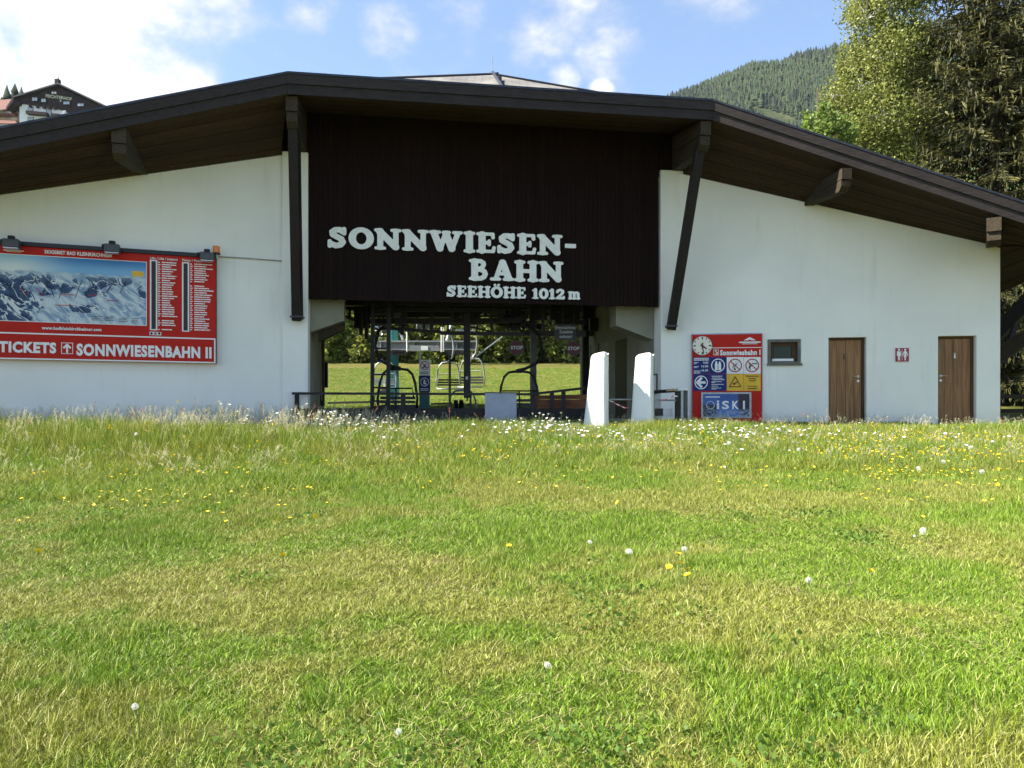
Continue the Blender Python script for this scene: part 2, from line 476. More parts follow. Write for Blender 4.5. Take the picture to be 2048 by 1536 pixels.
def ground_z(x, d):
    x = np.asarray(x, float); d = np.asarray(d, float)
    front = -1.30 + .063 * np.minimum(d, 18.2) + .02 * np.minimum(d, 0)
    back = -.154 + .03 * np.clip(d - 18.2, 0, 7) + sstep(23, 30, d) * .30 + .037 * np.clip(d - 28, 0, 17) + .123 * np.clip(d - 45, 0, 36)
    hill = np.clip(d - 95, 0, 115) * .56
    fall = np.clip(d - 230, 0, 900) * .05
    z = np.where(d < 18.2, front, back + hill - fall)
    z = z + (vnoise(x, d, .45, 1) - .5) * .10 * sstep(1.5, 5, d) * (1 - sstep(15.5, 17.5, d))
    z = z + (vnoise(x, d, .03, 2) - .5) * 6 * sstep(90, 160, d)
    z = z + .17 * sstep(-2.0, -5.0, x) * np.exp(-((d - 12.9) / 1.7) ** 2) + .05 * np.exp(-((d - 15.2) / 1.0) ** 2) * sstep(-6, -3, x)
    return z
def grid_mesh(name, xs, ds, fn):
    X, Dp = np.meshgrid(xs, ds); Z = fn(X, Dp)
    V = np.stack([X, Dp, Z], -1).reshape(-1, 3); n = len(xs)
    i, j = np.meshgrid(np.arange(len(xs) - 1), np.arange(len(ds) - 1)); a = (j * n + i).ravel()
    return arrmesh(name, V, np.stack([a, a + 1, a + n + 1, a + n], 1))
def ground_mat():
    t = NT("meadow_soil_and_turf"); p = t.pos()
    n1 = t.noise(p, .55, 5); n2 = t.noise(p, 9, 5, .7); n3 = t.noise(p, .12, 4)
    c = t.mix(t.step(n1, .35, .65), (.085, .080, .024), (.050, .068, .013))
    c = t.mix(t.step(n2, .4, .75), c, (.15, .125, .05))
    y = t.node('ShaderNodeSeparateXYZ', {0: p}).outputs[1]
    back = t.step(y, 19, 26)
    cut = t.mix(t.step(t.noise(p, .35, 6, .65), .36, .66), (.120, .100, .030), (.075, .092, .017))
    cut = t.mix(t.step(t.noise(t.node('ShaderNodeMapping', {0: p, 'Scale': (.25, 1.5, 1)}).outputs[0], 1.1, 4), .58, .75), cut, (.15, .125, .048))
    c = t.mix(back, c, cut)
    c = t.mix(t.step(y, 84, 96), c, t.mix(n3, (.05, .085, .025), (.09, .13, .04)))
    return t.end(t.bsdf(c, .95, 0, .1, n2, .6, .03))
xs = np.concatenate([np.linspace(-900, -60, 36)[:-1], np.linspace(-60, -22, 20)[:-1], np.linspace(-22, 22, 111)[:-1], np.linspace(22, 60, 20)[:-1], np.linspace(60, 900, 36)])
ds = np.concatenate([np.linspace(-60, 0, 14)[:-1], np.linspace(0, 32, 81)[:-1], np.linspace(32, 110, 40)[:-1], np.linspace(110, 1400, 70)])
link("ground", grid_mesh("ground", xs, ds, ground_z), ground_mat(), kind='structure', smooth=True)

# the mountain across the valley: ridge measured at 1500 m
RX = [-400, 300, 900, 1150, 1260, 1335, 1400, 1450, 1500, 1560, 1620, 1690, 1800, 1950, 2200, 2600]
RY = [640, 600, 500, 330, 262, 212, 182, 156, 138, 139, 128, 112, 86, 50, 10, -20]
def ridge_y(px): return np.interp(px, RX, RY)
def mount_z(X, Dp):
    px = 1024 + X / Dp * F
    zr = EYE + (HOR - ridge_y(px)) / F * 1500
    s = np.clip((Dp - 640) / 860, 0, 1); up = zr * (s ** .92)
    back = zr * np.clip(1 - (Dp - 1500) / 1500, 0, 1)
    return np.where(Dp <= 1500, up, back) - 30 * (1 - s) + (vnoise(X, Dp, .006, 5) - .5) * 26 * np.minimum(s, 1)
def mount_mat():
    t = NT("mountain_floor"); p = t.pos()
    n = t.noise(p, .02, 6, .65)
    c = t.mix(t.step(n, .35, .7), (.030, .042, .020), (.085, .095, .04))
    return t.end(t.bsdf(c, 1, 0, .05))
def clearing(X, Dp):
    px = 1024 + X / Dp * F; z = mount_z(X, Dp); py = HOR - (z - EYE) / Dp * F
    return (np.abs(px - 1555) < 55) & (py > 214 + (px - 1500) * .32 - 6) & (py < 262 + (px - 1555) * .25)
XS = np.linspace(-1500, 2300, 150); DS = np.concatenate([np.linspace(620, 1560, 80), np.linspace(1600, 3000, 12)])
mm = grid_mesh("mountain", XS, DS, mount_z)
link("mountain", mm, mount_mat(), kind='structure', smooth=True)

# ------------------------------------------------------------------ the lift station
def uplen(pl, X0, X1): return abs(X1 - X0) * pl.len
st = empty("lift_station", (0, 18.5, 0), "low white lift station with brown boarded front and wide dark eaves", "building")
XA, XB, XR = PC.uX(563), PC.uX(1368), 11.42           # wing corners, right end
XL = -13.6
XPL, XPR = PC.uX(617), PC.uX(1316)
def zwl(X): return 6.10 + (X + 5.06) * .277           # wall heads follow the roof
def zwr(X): return 6.17 - (X - 3.78) * .281
BASE = -.45
def wall_holes(pl, X0, X1, ztop, holes, thick, mb):
    """wall strip by strip round its openings, front face on plane pl"""
    cuts = sorted({X0, X1, *[h[0] for h in holes], *[h[1] for h in holes]})
    for a, b in zip(cuts[:-1], cuts[1:]):
        if b - a < 1e-6: continue
        hs = [h for h in holes if h[0] <= a + 1e-6 and h[1] >= b - 1e-6]
        zs = [BASE] + [z for h in sorted(hs, key=lambda h: h[2]) for z in (h[2], h[3])] + [None]
        for lo, hi in zip(zs[0::2], zs[1::2]):
            ta, tb = (ztop(a), ztop(b)) if hi is None else (hi, hi)
            if max(ta, tb) - lo < 1e-3: continue
            mb.slab([pl.at(a, lo), pl.at(b, lo), pl.at(b, tb), pl.at(a, ta)], thick, -pl.n)
    return mb
# door and window openings of the right wing
def hole(px0, px1, py0, py1):
    return [PR.uX(px0), PR.uX(px1), EYE + (HOR - py1) / F * PR.d(px0), EYE + (HOR - py0) / F * PR.d(px0)]
d1 = hole(1657, 1733, 675, 849); d2 = hole(1876, 1953, 672, 849); wi = hole(1535, 1601, 679, 729)
d1[2] = d2[2] = -.14
wall_holes(PR, 3.80, XR, zwr, [tuple(d1), tuple(d2), tuple(wi)], .34, MB()).build("wall", m_wall, st)
wall_holes(PL, XL, -5.05, zwl, [], .34, MB()).build("wall", m_wall, st)
# pilasters at both sides of the mouth, a little proud of the wings
def pilaster(px0, px1, ztop, name='pilaster'):
    pl = PC.off(.10); a, b = pl.uX(px0), pl.uX(px1)
    MB().slab([pl.at(a, BASE), pl.at(b, BASE), pl.at(b, ztop), pl.at(a, ztop)], .5, -pl.n).build(name, m_wall, st, bevel=.012)
pilaster(564, 616, 6.12); pilaster(1322, 1367, 6.14)
# back and end walls, so that the halls are closed
INW = -PC.n                                            # into the building
def back_wall(pl, X0, X1, zt, dpt=7.5):
    o = pl.off(-dpt); MB().slab([o.at(X0, BASE), o.at(X1, BASE), o.at(X1, zt), o.at(X0, zt)], .3, -pl.n).build("wall", m_wall, st)
back_wall(PL, XL, -6.6, 4.2); back_wall(PR, 4.2, XR, 3.95)
q = PR.at(XR, 0); e = q + (-PR.n) * 7.8
g_ = Vector((PR.u.x, PR.u.y, 0)) * .34
MB().hexa([Vector((*(p).xy, z)) for z in (BASE, 4.0) for p in (q - PR.n * .342 - g_, q - PR.n * .342, e, e - g_)]).build("wall", m_wall, st)
q = PL.at(XL, 0); e = q + (-PL.n) * 7.8; g_ = Vector((PL.u.x, PL.u.y, 0)) * .34
MB().hexa([Vector((*(p).xy, z)) for z in (BASE, 3.7) for p in (q - PL.n * .342, q + g_ - PL.n * .342, e + g_, e)]).build("wall", m_wall, st)

# --- the boarded front: vertical boards with open joints, one object each
PZ0, PZ1 = 2.765, 7.04
pf = PC.off(.045)
n_b = 76; cx0, cx1 = pf.uX(617.5), pf.uX(1316.5)
for i in range(n_b):
    a = cx0 + (cx1 - cx0) * i / n_b; b = cx0 + (cx1 - cx0) * (i + 1) / n_b
    j = random.uniform(-.002, .002); g = .004
    o = PC.off(.045 + j)
    z0 = PZ0 + random.uniform(-.012, .006)
    MB().slab([o.at(a + g, z0), o.at(b - g, z0), o.at(b - g, PZ1), o.at(a + g, PZ1)], .03, -o.n).build("board", m_panel, st)
o = PC.off(.008); MB().slab([o.at(cx0, PZ0 + .02), o.at(cx1, PZ0 + .02), o.at(cx1, PZ1), o.at(cx0, PZ1)], .12, -PC.n).build("panel_backing", m_black, st)
for a, b in ((566, 617), (1317, 1368)):                # boards over the pilasters up to the eaves
    A, B = pf.uX(a), pf.uX(b)
    for k in range(5):
        x0 = A + (B - A) * k / 5; x1 = A + (B - A) * (k + 1) / 5
        MB().slab([pf.at(x0 + .006, 6.16), pf.at(x1 - .006, 6.16), pf.at(x1 - .006, PZ1), pf.at(x0 + .006, PZ1)], .03, -PC.n).build("board", m_panel, st)

# --- roof
E1, E2 = Vector((-4.59, 15.70, 7.10)), Vector((4.45, 17.06, 7.09))
L0, R0 = Vector((-14.0, 12.31, 3.60)), Vector((12.25, 15.95, 3.98))
P_, Lc, Fc, Rc, Bc = W(985, 150, 24), W(700, 161, 22.5), W(1009, 187, 20.5), W(1262, 198, 23.5), Vector((-.6, 30, 8.3))
BL, B1, B2, R1 = Vector((-17, 22, 3.7)), Vector((-6, 30.5, 5.6)), Vector((5.5, 30.0, 5.6)), Vector((16.2, 26.0, 4.5))
up = Vector((0, 0, .004))
RV = [v + up for v in (E1, E2, L0, R0, P_, Lc, Fc, Rc, Bc, BL, B1, B2, R1)]
RF = [(0, 1, 6), (0, 6, 5), (1, 7, 6), (4, 5, 6), (4, 6, 7), (4, 7, 8), (4, 8, 5), (2, 0, 5), (2, 5, 9), (1, 3, 7), (3, 12, 7), (9, 5, 10), (10, 5, 8), (10, 8, 11), (11, 8, 7), (11, 7, 12)]
def roof_mat():
    t = NT("grey_shingle_roof"); p = t.coord()
    br = t.node('ShaderNodeTexBrick', {'Vector': p, 'Color1': (.13, .125, .12), 'Color2': (.20, .19, .18), 'Mortar': (.06, .06, .06), 'Scale': 1.0, 'Brick Width': .45, 'Row Height': .16, 'Mortar Size': .012}).outputs['Color']
    n = t.noise(p, 1.2, 5); c = t.mix(t.step(n, .4, .75), br, (.24, .23, .21))
    return t.end(t.bsdf(c, .9, 0, .2, t.noise(p, 30, 3), .4, .01))
rf = MB().add(RV, RF)
roof = rf.build("roof", roof_mat(), st)
MB().tube([P_ + Vector((0, 0, -.1)), P_ + Vector((0, 0, .60))], .014, 6).build("lightning_rod", m_steel, roof)
MB().tube([P_ + Vector((0, 0, -.05)), P_ + Vector((0, 0, .1))], .06, 8).build("ridge_cap", m_flash, roof)
hp = MB().tube([P_ + Vector((.02, -.05, .06)), P_.lerp(Fc, .5) + Vector((0, -.03, .10)), Fc + Vector((0, -.05, .08))], .045, 6); hp.build("hip_cap", m_flash, roof)
for k in (.25, .5, .72):
    MB().box(P_.lerp(Fc, k) + Vector((.06, -.1, .1)), .1, .06, .1).build("snow_guard", m_flash, roof)
# hip ridges of the upper roof
for a in (Lc, Rc): MB().tube([P_ + up * 8, P_.lerp(a, 1) + up * 8], .035, 6).build("hip_cap", m_flash, roof)

# fascia: two boards one over the other and a thin metal edge
def outward(a, b):
    d = (b - a); n = Vector((d.y, -d.x, 0)).normalized(); return n if n.y < 0 or abs(n.y) < .3 and n.x > 0 else -n
def fascia(a, b, n=None):
    n = n or outward(a, b)
    def strip(t0, t1, o0, th, mat, nm):
        A0, B0 = a + n * o0, b + n * o0
        MB().slab([A0 - ZUP * t1, B0 - ZUP * t1, B0 - ZUP * t0, A0 - ZUP * t0], th, -n).build(nm, mat, st)
    strip(.035, .235, .035, .035, m_fascia, "fascia_board")
    strip(.24, .44, .004, .035, m_fascia, "fascia_board")
    strip(-.012, .034, .048, .05, m_flash, "roof_edge_flashing")
gap = .004
for a, b in ((L0, E1), (E1, E2), (E2, R0)):
    d = (b - a).normalized(); fascia(a + d * gap, b - d * gap)
fascia(R0, R1, Vector((.95, -.3, 0)).normalized()); fascia(BL, L0, Vector((-1, -.2, 0)).normalized())
# soffit boards: strips laid parallel to the eaves
def soffit(o0, o1, i0, i1, n, thick=.022):
    for k in range(n):
        a, b = (k + .035) / n, (k + .965) / n
        dz = ZUP * (random.uniform(0, .008) + (.012 if k % 2 else 0))
        q = [o0.lerp(i0, a), o1.lerp(i1, a), o1.lerp(i1, b), o0.lerp(i0, b)]
        MB().slab([v + dz for v in q], thick, ZUP).build("soffit_board", m_soffit, st)
def soffit_deck(o0, o1, i0, i1, n=9):
    mb = MB()
    for k in range(n):
        a, b = k / n, (k + 1) / n; mb.slab([v + ZUP * .06 for v in (o0.lerp(i0, a), o1.lerp(i1, a), o1.lerp(i1, b), o0.lerp(i0, b))], .02, ZUP)
    mb.build("soffit_deck", m_black, st)
dn = ZUP * .43
ins = .02
SO = [(L0 - dn, E1 - dn, PL.at(XL - .4, zwl(XL - .4)) , PL.at(XA, zwl(XA)), 9),
      (E1 - dn, E2 - dn, PC.at(XA + .2, 7.06), PC.at(XB, 7.06), 8),
      (E2 - dn, R0 - dn, PR.at(XB, zwr(XB)), PR.at(12.6, zwr(12.6)), 9)]
for o0, o1, i0, i1, n in SO:
    inn = Vector((0, .03, 0))
    soffit(o0 + inn, o1 + inn, i0 + ZUP * .005, i1 + ZUP * .005, n); soffit_deck(o0 + inn, o1 + inn, i0, i1, n)
# side overhang on the right
s0, s1 = PR.at(XR - .1, 4.02), PR.at(XR - .1, 4.02) - PR.n * 9
soffit(R0 - dn, R1 - dn, s0, Vector((s1.x, s1.y, 4.4)), 7); soffit_deck(R0 - dn, R1 - dn, s0, Vector((s1.x, s1.y, 4.4)))
# closing boards between wall heads and roof, behind the soffit
MB().slab([PC.at(XA, 6.0), PC.at(XB, 6.0), PC.at(XB, 7.2), PC.at(XA, 7.2)], .05, -PC.n * 1).build("gable_backing", m_black, st)

# --- rafter beams under the eaves: stepped double timbers
def beam(out, wall, ztop_o, zbot_o, zbot_w, ztop_w, w, name="rafter_beam"):
    """out / wall: points in plan; upper timber runs to the fascia, the lower one is set back with a bevelled nose"""
    o, wl_ = Vector((*out.xy, 0)), Vector((*wall.xy, 0)); d = (wl_ - o).normalized(); s = Vector((d.y, -d.x, 0)) * w / 2
    wl_ = wl_ + d * .2
    zm_o = ztop_o - (ztop_o - zbot_o) * .50; zm_w = ztop_w - (ztop_w - zbot_w) * .5
    up_ = [o + ZUP * zm_o, o + ZUP * ztop_o, wl_ + ZUP * ztop_w, wl_ + ZUP * zm_w]
    MB().prism([p - s for p in up_], s * 2).build(name, m_beam, st)
    o2 = o + d * .05; s2 = s * .94
    lo = [o2 + ZUP * (zm_o - .004), o2 + ZUP * (zbot_o + .10), o2 + d * .12 + ZUP * zbot_o, wl_ + ZUP * zbot_w, wl_ + ZUP * (zm_w - .004)]
    MB().prism([p - s2 for p in lo], s2 * 2).build(name, m_beam, st)
b1o, b1w = W(583, 300, 15.80), PC.pt(604, 300)
b2o, b2w = W(1412, 300, 17.10), PC.pt(1352, 300)
beam(b1o, b1w, 6.66, 6.06, 6.13, 7.04, .235)
beam(b2o, b2w, 6.64, 6.03, 6.15, 7.04, .235)
beam(W(237, 300, 14.70), PL.pt(283, 300), 5.60, 5.03, 5.33, 5.60, .26)
beam(W(1694, 300, 16.62), PR.pt(1618, 300), 5.44, 4.97, 5.17, 5.52, .22)
beam(W(1988, 300, 16.22), PR.pt(1984, 300), 4.27, 3.70, 4.05, 4.25, .27)
beam(W(-90, 300, 13.75), PL.pt(-30, 300), 4.75, 4.2, 4.5, 4.75, .26)
# the two long dark struts from beam ends down to the pilasters
def strut(top, bot, w=.20):
    MB().bar(top, bot, w, .24, (0, 1, 0)).build("strut", m_strut, st)
    MB().box(bot + Vector((0, -.02, .06)), .26, .30, .035).build("strut_shoe", m_flash, st)
pp = PC.off(.10)
strut(W(588, 235, 16.05), pp.off(.12).pt(595, 640)); strut(W(1403, 275, 17.35), pp.off(.12).pt(1342, 658))
# side braces at the right end of the station
MB().bar(W(1985, 722, 21.5), W(2100, 640, 20.6), .30, .34).build("side_brace", m_beam, st)
MB().bar(W(1985, 676, 23.0), W(2100, 560, 22.0), .42, .40).build("side_brace", m_strut, st)
MB().bar(W(2006, 728, 22), W(2030, 650, 22), .12, .12).build("side_brace", m_strut, st)

# --- lettering on the boards: thick rounded slab letters, one mesh per letter
def S(x0, y0, x1, y1, a, b=None): return ('s', x0, y0, x1, y1, a, a if b is None else b)
sr = .052
def ser(x0, x1, y): return S(x0, y, x1, y, sr)
G = {
 'S': (.80, [('p', [(.60, .80), (.48, .885), (.32, .875), (.20, .77), (.22, .63), (.38, .535), (.54, .44), (.60, .28), (.50, .14), (.33, .10), (.18, .17)], .105), S(.66, .94, .66, .70, .06), S(.09, .07, .09, .32, .06)]),
 'O': (.98, [('o', .49, .5, .48, .51, .235, .335)]),
 'Ö': (.98, [('o', .49, .5, .48, .51, .235, .335), S(.34, 1.15, .34, 1.16, .085), S(.64, 1.15, .64, 1.16, .085)]),
 'N': (1.06, [S(.22, .08, .22, .90, .095), S(.85, .10, .85, .92, .085), S(.20, .88, .84, .12, .125), ser(.06, .38, .055), ser(.05, .26, .945), ser(.70, 1.0, .945)]),
 'W': (1.36, [S(.19, .90, .43, .12, .12), S(.43, .12, .66, .84, .085), S(.68, .88, .92, .12, .12), S(.92, .12, 1.16, .88, .085), ser(.05, .40, .945), ser(.58, .80, .945), ser(1.0, 1.30, .945)]),
 'I': (.48, [S(.24, .08, .24, .92, .125), ser(.07, .41, .055), ser(.07, .41, .945)]),
 'E': (.82, [S(.24, .08, .24, .92, .12), ser(.07, .70, .065), ser(.07, .68, .935), S(.24, .5, .50, .5, .06), S(.70, .07, .74, .26, .05), S(.68, .93, .70, .76, .05), S(.54, .40, .54, .60, .045)]),
 'B': (.88, [S(.24, .08, .24, .92, .12), ser(.07, .30, .055), ser(.07, .30, .945), ('p', [(.25, .94), (.50, .93), (.61, .86), (.63, .76), (.58, .64), (.46, .55), (.28, .54)], .075), ('p', [(.28, .52), (.52, .50), (.66, .42), (.70, .29), (.64, .14), (.50, .065), (.25, .06)], .085)]),
 'A': (1.02, [S(.26, .12, .50, .92, .075), S(.54, .90, .80, .12, .125), S(.34, .33, .70, .33, .055), ser(.06, .40, .055), ser(.62, .97, .055)]),
 'H': (1.06, [S(.24, .08, .24, .92, .12), S(.82, .08, .82, .92, .12), S(.24, .5, .82, .5, .07), ser(.07, .41, .055), ser(.65, .99, .055), ser(.07, .41, .945), ser(.65, .99, .945)]),
 '1': (.52, [S(.27, .08, .27, .90, .11), ser(.07, .46, .055), S(.10, .80, .26, .93, .07)]),
 '0': (.76, [('o', .38, .5, .36, .51, .15, .35)]),
 '2': (.76, [('p', [(.14, .72), (.20, .87), (.38, .92), (.54, .85), (.58, .70), (.50, .52), (.30, .30), (.16, .12)], .095), S(.12, .10, .62, .10, .10), S(.66, .12, .66, .26, .055)]),
 'm': (1.10, [S(.20, .06, .20, .62, .095), S(.54, .06, .54, .54, .095), S(.88, .06, .88, .54, .095), ('p', [(.22, .52), (.34, .62), (.46, .62), (.54, .52)], .075), ('p', [(.56, .52), (.68, .62), (.80, .62), (.88, .52)], .075), ser(.08, .32, .05), ser(.44, .64, .05), ser(.78, 1.0, .05), S(.06, .64, .2, .66, .05)]),
 '-': (.62, [('b', .10, .40, .52, .56)]),
}
gm = {}
def glyph(ch):
    if ch not in gm: gm[ch] = shape_mesh(G[ch][1], -.12, G[ch][0] + .12, -.12, 1.38, .022, 1.0, .035, .026)
    return gm[ch]
def slab_text(s, x0, x1, ytl, ybl, gapw=.05):
    """letters from photo px x0..x1; cap top / base line rows at the left end"""
    pl = PC.off(.075)
    wid = sum((.42 if c == ' ' else G[c][0]) + gapw for c in s) - gapw
    A, B = pl.pt(x0, ybl), pl.pt(x1, ybl); H = (ybl - ytl) / F * pl.d(x0); L = (B - A).dot(pl.u); x = 0
    for c in s:
        if c != ' ':
            put_flat(glyph(c), "letter", m_letter, st, A + pl.u * (x * L / wid), pl.u, ZUP, L / wid, H, .035)
        x += (.42 if c == ' ' else G[c][0]) + gapw
slab_text("SONNWIESEN-", 655, 1155, 454, 495)
slab_text("BAHN", 938, 1126, 519, 559, .03)
slab_text("SEEHÖHE", 893, 1052, 571, 593, .03)
slab_text("1012", 1064, 1130, 577, 597, .04); slab_text("m", 1136, 1161, 577, 598)

# --- doors, window
def door(h, hinge_left, knot):
    X0, X1, Z0, Z1 = h
    pl = PR.off(-.13)
    fr = MB(); fw = .055
    for a, b, c, dd in ((X0, X0 + fw, Z0, Z1), (X1 - fw, X1, Z0, Z1), (X0 + fw, X1 - fw, Z1 - fw, Z1)):
        fr.slab([pl.at(a, c), pl.at(b, c), pl.at(b, dd), pl.at(a, dd)], .1, -PR.n)
    leaf = fr.build("door", m_doorframe, st)
    n = 4; a0, a1 = X0 + fw, X1 - fw; cuts = [a0 + (a1 - a0) * k / n + (random.uniform(-.02, .02) if 0 < k < n else 0) for k in range(n + 1)]
    for k in range(n):
        o = PR.off(-.145 + random.uniform(-.004, .004))
        MB().slab([o.at(cuts[k] + .004, Z0 + .01), o.at(cuts[k + 1] - .004, Z0 + .01), o.at(cuts[k + 1] - .004, Z1 - fw - .006), o.at(cuts[k] + .004, Z1 - fw - .006)], .035, -PR.n).build("plank", m_door, leaf)
    xh = (X1 - .13) if hinge_left else (X0 + .13); sgn = -1 if hinge_left else 1
    o = PR.off(-.14); zh = 1.02 + .0
    p = o.at(xh, zh); hd = MB(); hd.disc(p, PR.n, .028, .012, 14); hd.tube([p + PR.n * .01, p + PR.n * .06, p + PR.n * .065 + PR.u * sgn * .02, p + PR.n * .06 + PR.u * sgn * .13], .011, 8)
    hd.build("handle", m_steel, leaf)
    MB().disc(o.at(xh, zh - .11), PR.n, .028, .010, 14).build("lock_plate", m_steel, leaf)
    zc = 1.50; c = o.at((X0 + X1) / 2 + (-.02 if hinge_left else .02), zc)
    sy = MB(); sy.disc(c + ZUP * .05, PR.n, .016, .006, 10); sy.slab([c + PR.u * -.018 - ZUP * .06, c + PR.u * .018 - ZUP * .06, c + PR.u * .014 + ZUP * .03, c - PR.u * .014 + ZUP * .03], .006, PR.n)
    sy.build("door_symbol", m_signblack if hinge_left else m_steel, leaf)
    th = MB().slab([PR.off(.03).at(X0 - .02, BASE), PR.off(.03).at(X1 + .02, BASE), PR.off(.03).at(X1 + .02, Z0 - .005), PR.off(.03).at(X0 - .02, Z0 - .005)], .3, -PR.n); th.build("threshold", m_concrete, leaf)
door(d1, True, 0); door(d2, False, 1)
X0, X1, Z0, Z1 = wi
fw = .07; pl = PR.off(.02); sur = MB()
for a, b, c, e_ in ((X0 - .0, X0 + fw, Z0 + fw, Z1 - fw), (X1 - fw, X1, Z0 + fw, Z1 - fw), (X0, X1, Z1 - fw, Z1), (X0, X1, Z0, Z0 + fw)):
    sur.slab([pl.at(a, c), pl.at(b, c), pl.at(b, e_), pl.at(a, e_)], .20, -PR.n)
win = sur.build("window", m_frame, st)
pl = PR.off(-.09); inn = MB(); iw = .10
a0, a1, c0, c1 = X0 + fw, X1 - fw, Z0 + fw, Z1 - fw
for a, b, c, e_ in ((a0, a0 + iw, c0, c1), (a1 - iw, a1, c0, c1), (a0 + iw, a1 - iw, c1 - .09, c1), (a0 + iw, a1 - iw, c0, c0 + .06)):
    inn.slab([pl.at(a, c), pl.at(b, c), pl.at(b, e_), pl.at(a, e_)], .05, -PR.n)
inn.build("frame", m_doorframe, win)
t = NT("window_glass"); t.end(t.bsdf((.012, .022, .008), .08, 0, .3)); m_glass = t.m
pl = PR.off(-.125); MB().slab([pl.at(a0, c0), pl.at(a1, c0), pl.at(a1, c1), pl.at(a0, c1)], .01, -PR.n).build("pane", m_glass, win)
pl = PR.off(-.03); MB().slab([pl.at(a0 + .05, c0 + .012), pl.at(a1 - .08, c0 + .012), pl.at(a1 - .08, c0 + .07), pl.at(a0 + .05, c0 + .07)], .05, -PR.n).build("inner_sill", m_white, win)
pl = PR.off(.05); MB().slab([pl.at(X0 - .03, Z0 - .03), pl.at(X1 + .03, Z0 - .03), pl.at(X1 + .03, Z0 + .02), pl.at(X0 - .03, Z0 + .02)], .028, -PR.n).build("sill", m_frame, win)

# --- the hall behind the boarded front
def inw(p, k): return p + INW * k
lw, rw = PC.at(XPL - .02, 0), PC.at(XPR + .02, 0)
def side(a, k0, k1, z0, z1, thick, name, mat, parent=st):
    p, q_ = inw(a, k0), inw(a, k1); s = PC.u * thick
    return MB().hexa([Vector((*v.xy, z)) for z in (z0, z1) for v in (p, p + s, q_ + s, q_)]).build(name, mat, parent)
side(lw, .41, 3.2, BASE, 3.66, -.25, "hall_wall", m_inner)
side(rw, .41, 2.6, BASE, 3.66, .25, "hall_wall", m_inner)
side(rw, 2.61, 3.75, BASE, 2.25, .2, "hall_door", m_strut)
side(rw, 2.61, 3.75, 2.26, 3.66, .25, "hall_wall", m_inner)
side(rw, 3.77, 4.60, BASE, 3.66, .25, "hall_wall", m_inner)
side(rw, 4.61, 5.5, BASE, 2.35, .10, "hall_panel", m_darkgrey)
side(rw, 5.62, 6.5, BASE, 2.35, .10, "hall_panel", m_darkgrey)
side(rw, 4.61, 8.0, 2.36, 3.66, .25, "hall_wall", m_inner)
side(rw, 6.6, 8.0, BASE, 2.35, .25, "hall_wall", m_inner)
# haunches under the front panel
def haunch(pts, nm="haunch"):
    pl = PC.off(-.42); q = [pl.pt(*p) for p in pts]
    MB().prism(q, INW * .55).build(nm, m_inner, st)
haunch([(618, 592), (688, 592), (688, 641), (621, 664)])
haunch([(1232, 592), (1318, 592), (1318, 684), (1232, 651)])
pl = PC.off(-.75)
MB().prism([pl.pt(*p) for p in [(636, 664), (689, 640), (689, 658), (637, 682)]], INW * .3).build("haunch_beam", m_beam, st)
# floor, deck edge and ceiling
fz = [inw(PC.at(XPL, -.02), .0), inw(PC.at(XPR, -.02), .0), inw(PC.at(XPR, -.02), 6.2), inw(PC.at(XPL, -.02), 4.2)]
MB().slab(fz, .4, -ZUP).build("floor", m_concrete, st)
cz = [inw(PC.at(XPL - 1, 3.72), .2), inw(PC.at(XPR + 1, 3.72), .2), inw(PC.at(XPR + 1, 3.72), 8.2), inw(PC.at(XPL - 1, 3.72), 8.2)]
MB().slab(cz, .2, ZUP).build("ceiling", m_black, st)
for k in range(7):                                     # ceiling joists
    a = inw(PC.at(XPL, 3.62), .9 + k * 1.15); b = inw(PC.at(XPR, 3.62), .9 + k * 1.15)
    MB().bar(a, b, .14, .20).build("joist", m_strut, st)
MB().slab([W(1062, 600, 22.0), W(1073, 600, 22.0), W(1073, 822, 22.0), W(1062, 822, 22.0)], .16, INW).build("hall_post", m_darkgrey, st)
MB().slab([W(1166, 600, 25.0), W(1178, 600, 25.0), W(1178, 832, 25.0), W(1166, 832, 25.0)], .18, INW).build("hall_post", m_strut, st)
MB().slab([W(630, 675, 23.2), W(641, 675, 23.2), W(644, 834, 23.2), W(629, 834, 23.2)], .2, INW).build("hall_post", m_lightpost, st)
MB().slab([W(642, 660, 23.6), W(649, 660, 23.6), W(649, 834, 23.6), W(642, 834, 23.6)], .1, INW).build("hall_post", m_darkgrey, st)
MB().bar(W(626, 720, 22.6), W(644, 812, 22.4), .045, .045).build("hall_brace", m_black, st)
MB().slab([W(648, 725, 23.9), W(655, 725, 23.9), W(655, 775, 23.9), W(648, 775, 23.9)], .2, INW).build("switch_box", m_strut, st)
MB().slab([W(1040, 661, 22.4), W(1172, 661, 22.4), W(1172, 673, 22.4), W(1040, 671, 22.4)], .14, INW).build("cross_beam", m_darkgrey, st)
# framed notice inside the right jamb
a = inw(rw, .12); s = PC.u * -.012
fr = MB().hexa([Vector((*v.xy, z)) for z in (.62, 1.12) for v in (inw(a, .0) , inw(a, .0) + s, inw(a, .34) + s, inw(a, .34))])
fo = fr.build("notice_frame", m_signblack, None, "small black framed notice on the inner face of the right mouth pilaster", "notice", loc=tuple(a + ZUP * .62))
MB().hexa([Vector((*v.xy, z)) + s * 1.2 for z in (.66, 1.08) for v in (inw(a, .03), inw(a, .03) + s * .3, inw(a, .31) + s * .3, inw(a, .31))]).build("sheet", m_white, fo)
# cable along the left wing
MB().tube([PL.off(.03).pt(437, 513), PL.off(.03).pt(500, 517), PL.off(.03).pt(564, 522)], .012, 6).build("wall_cable", m_galv, st)
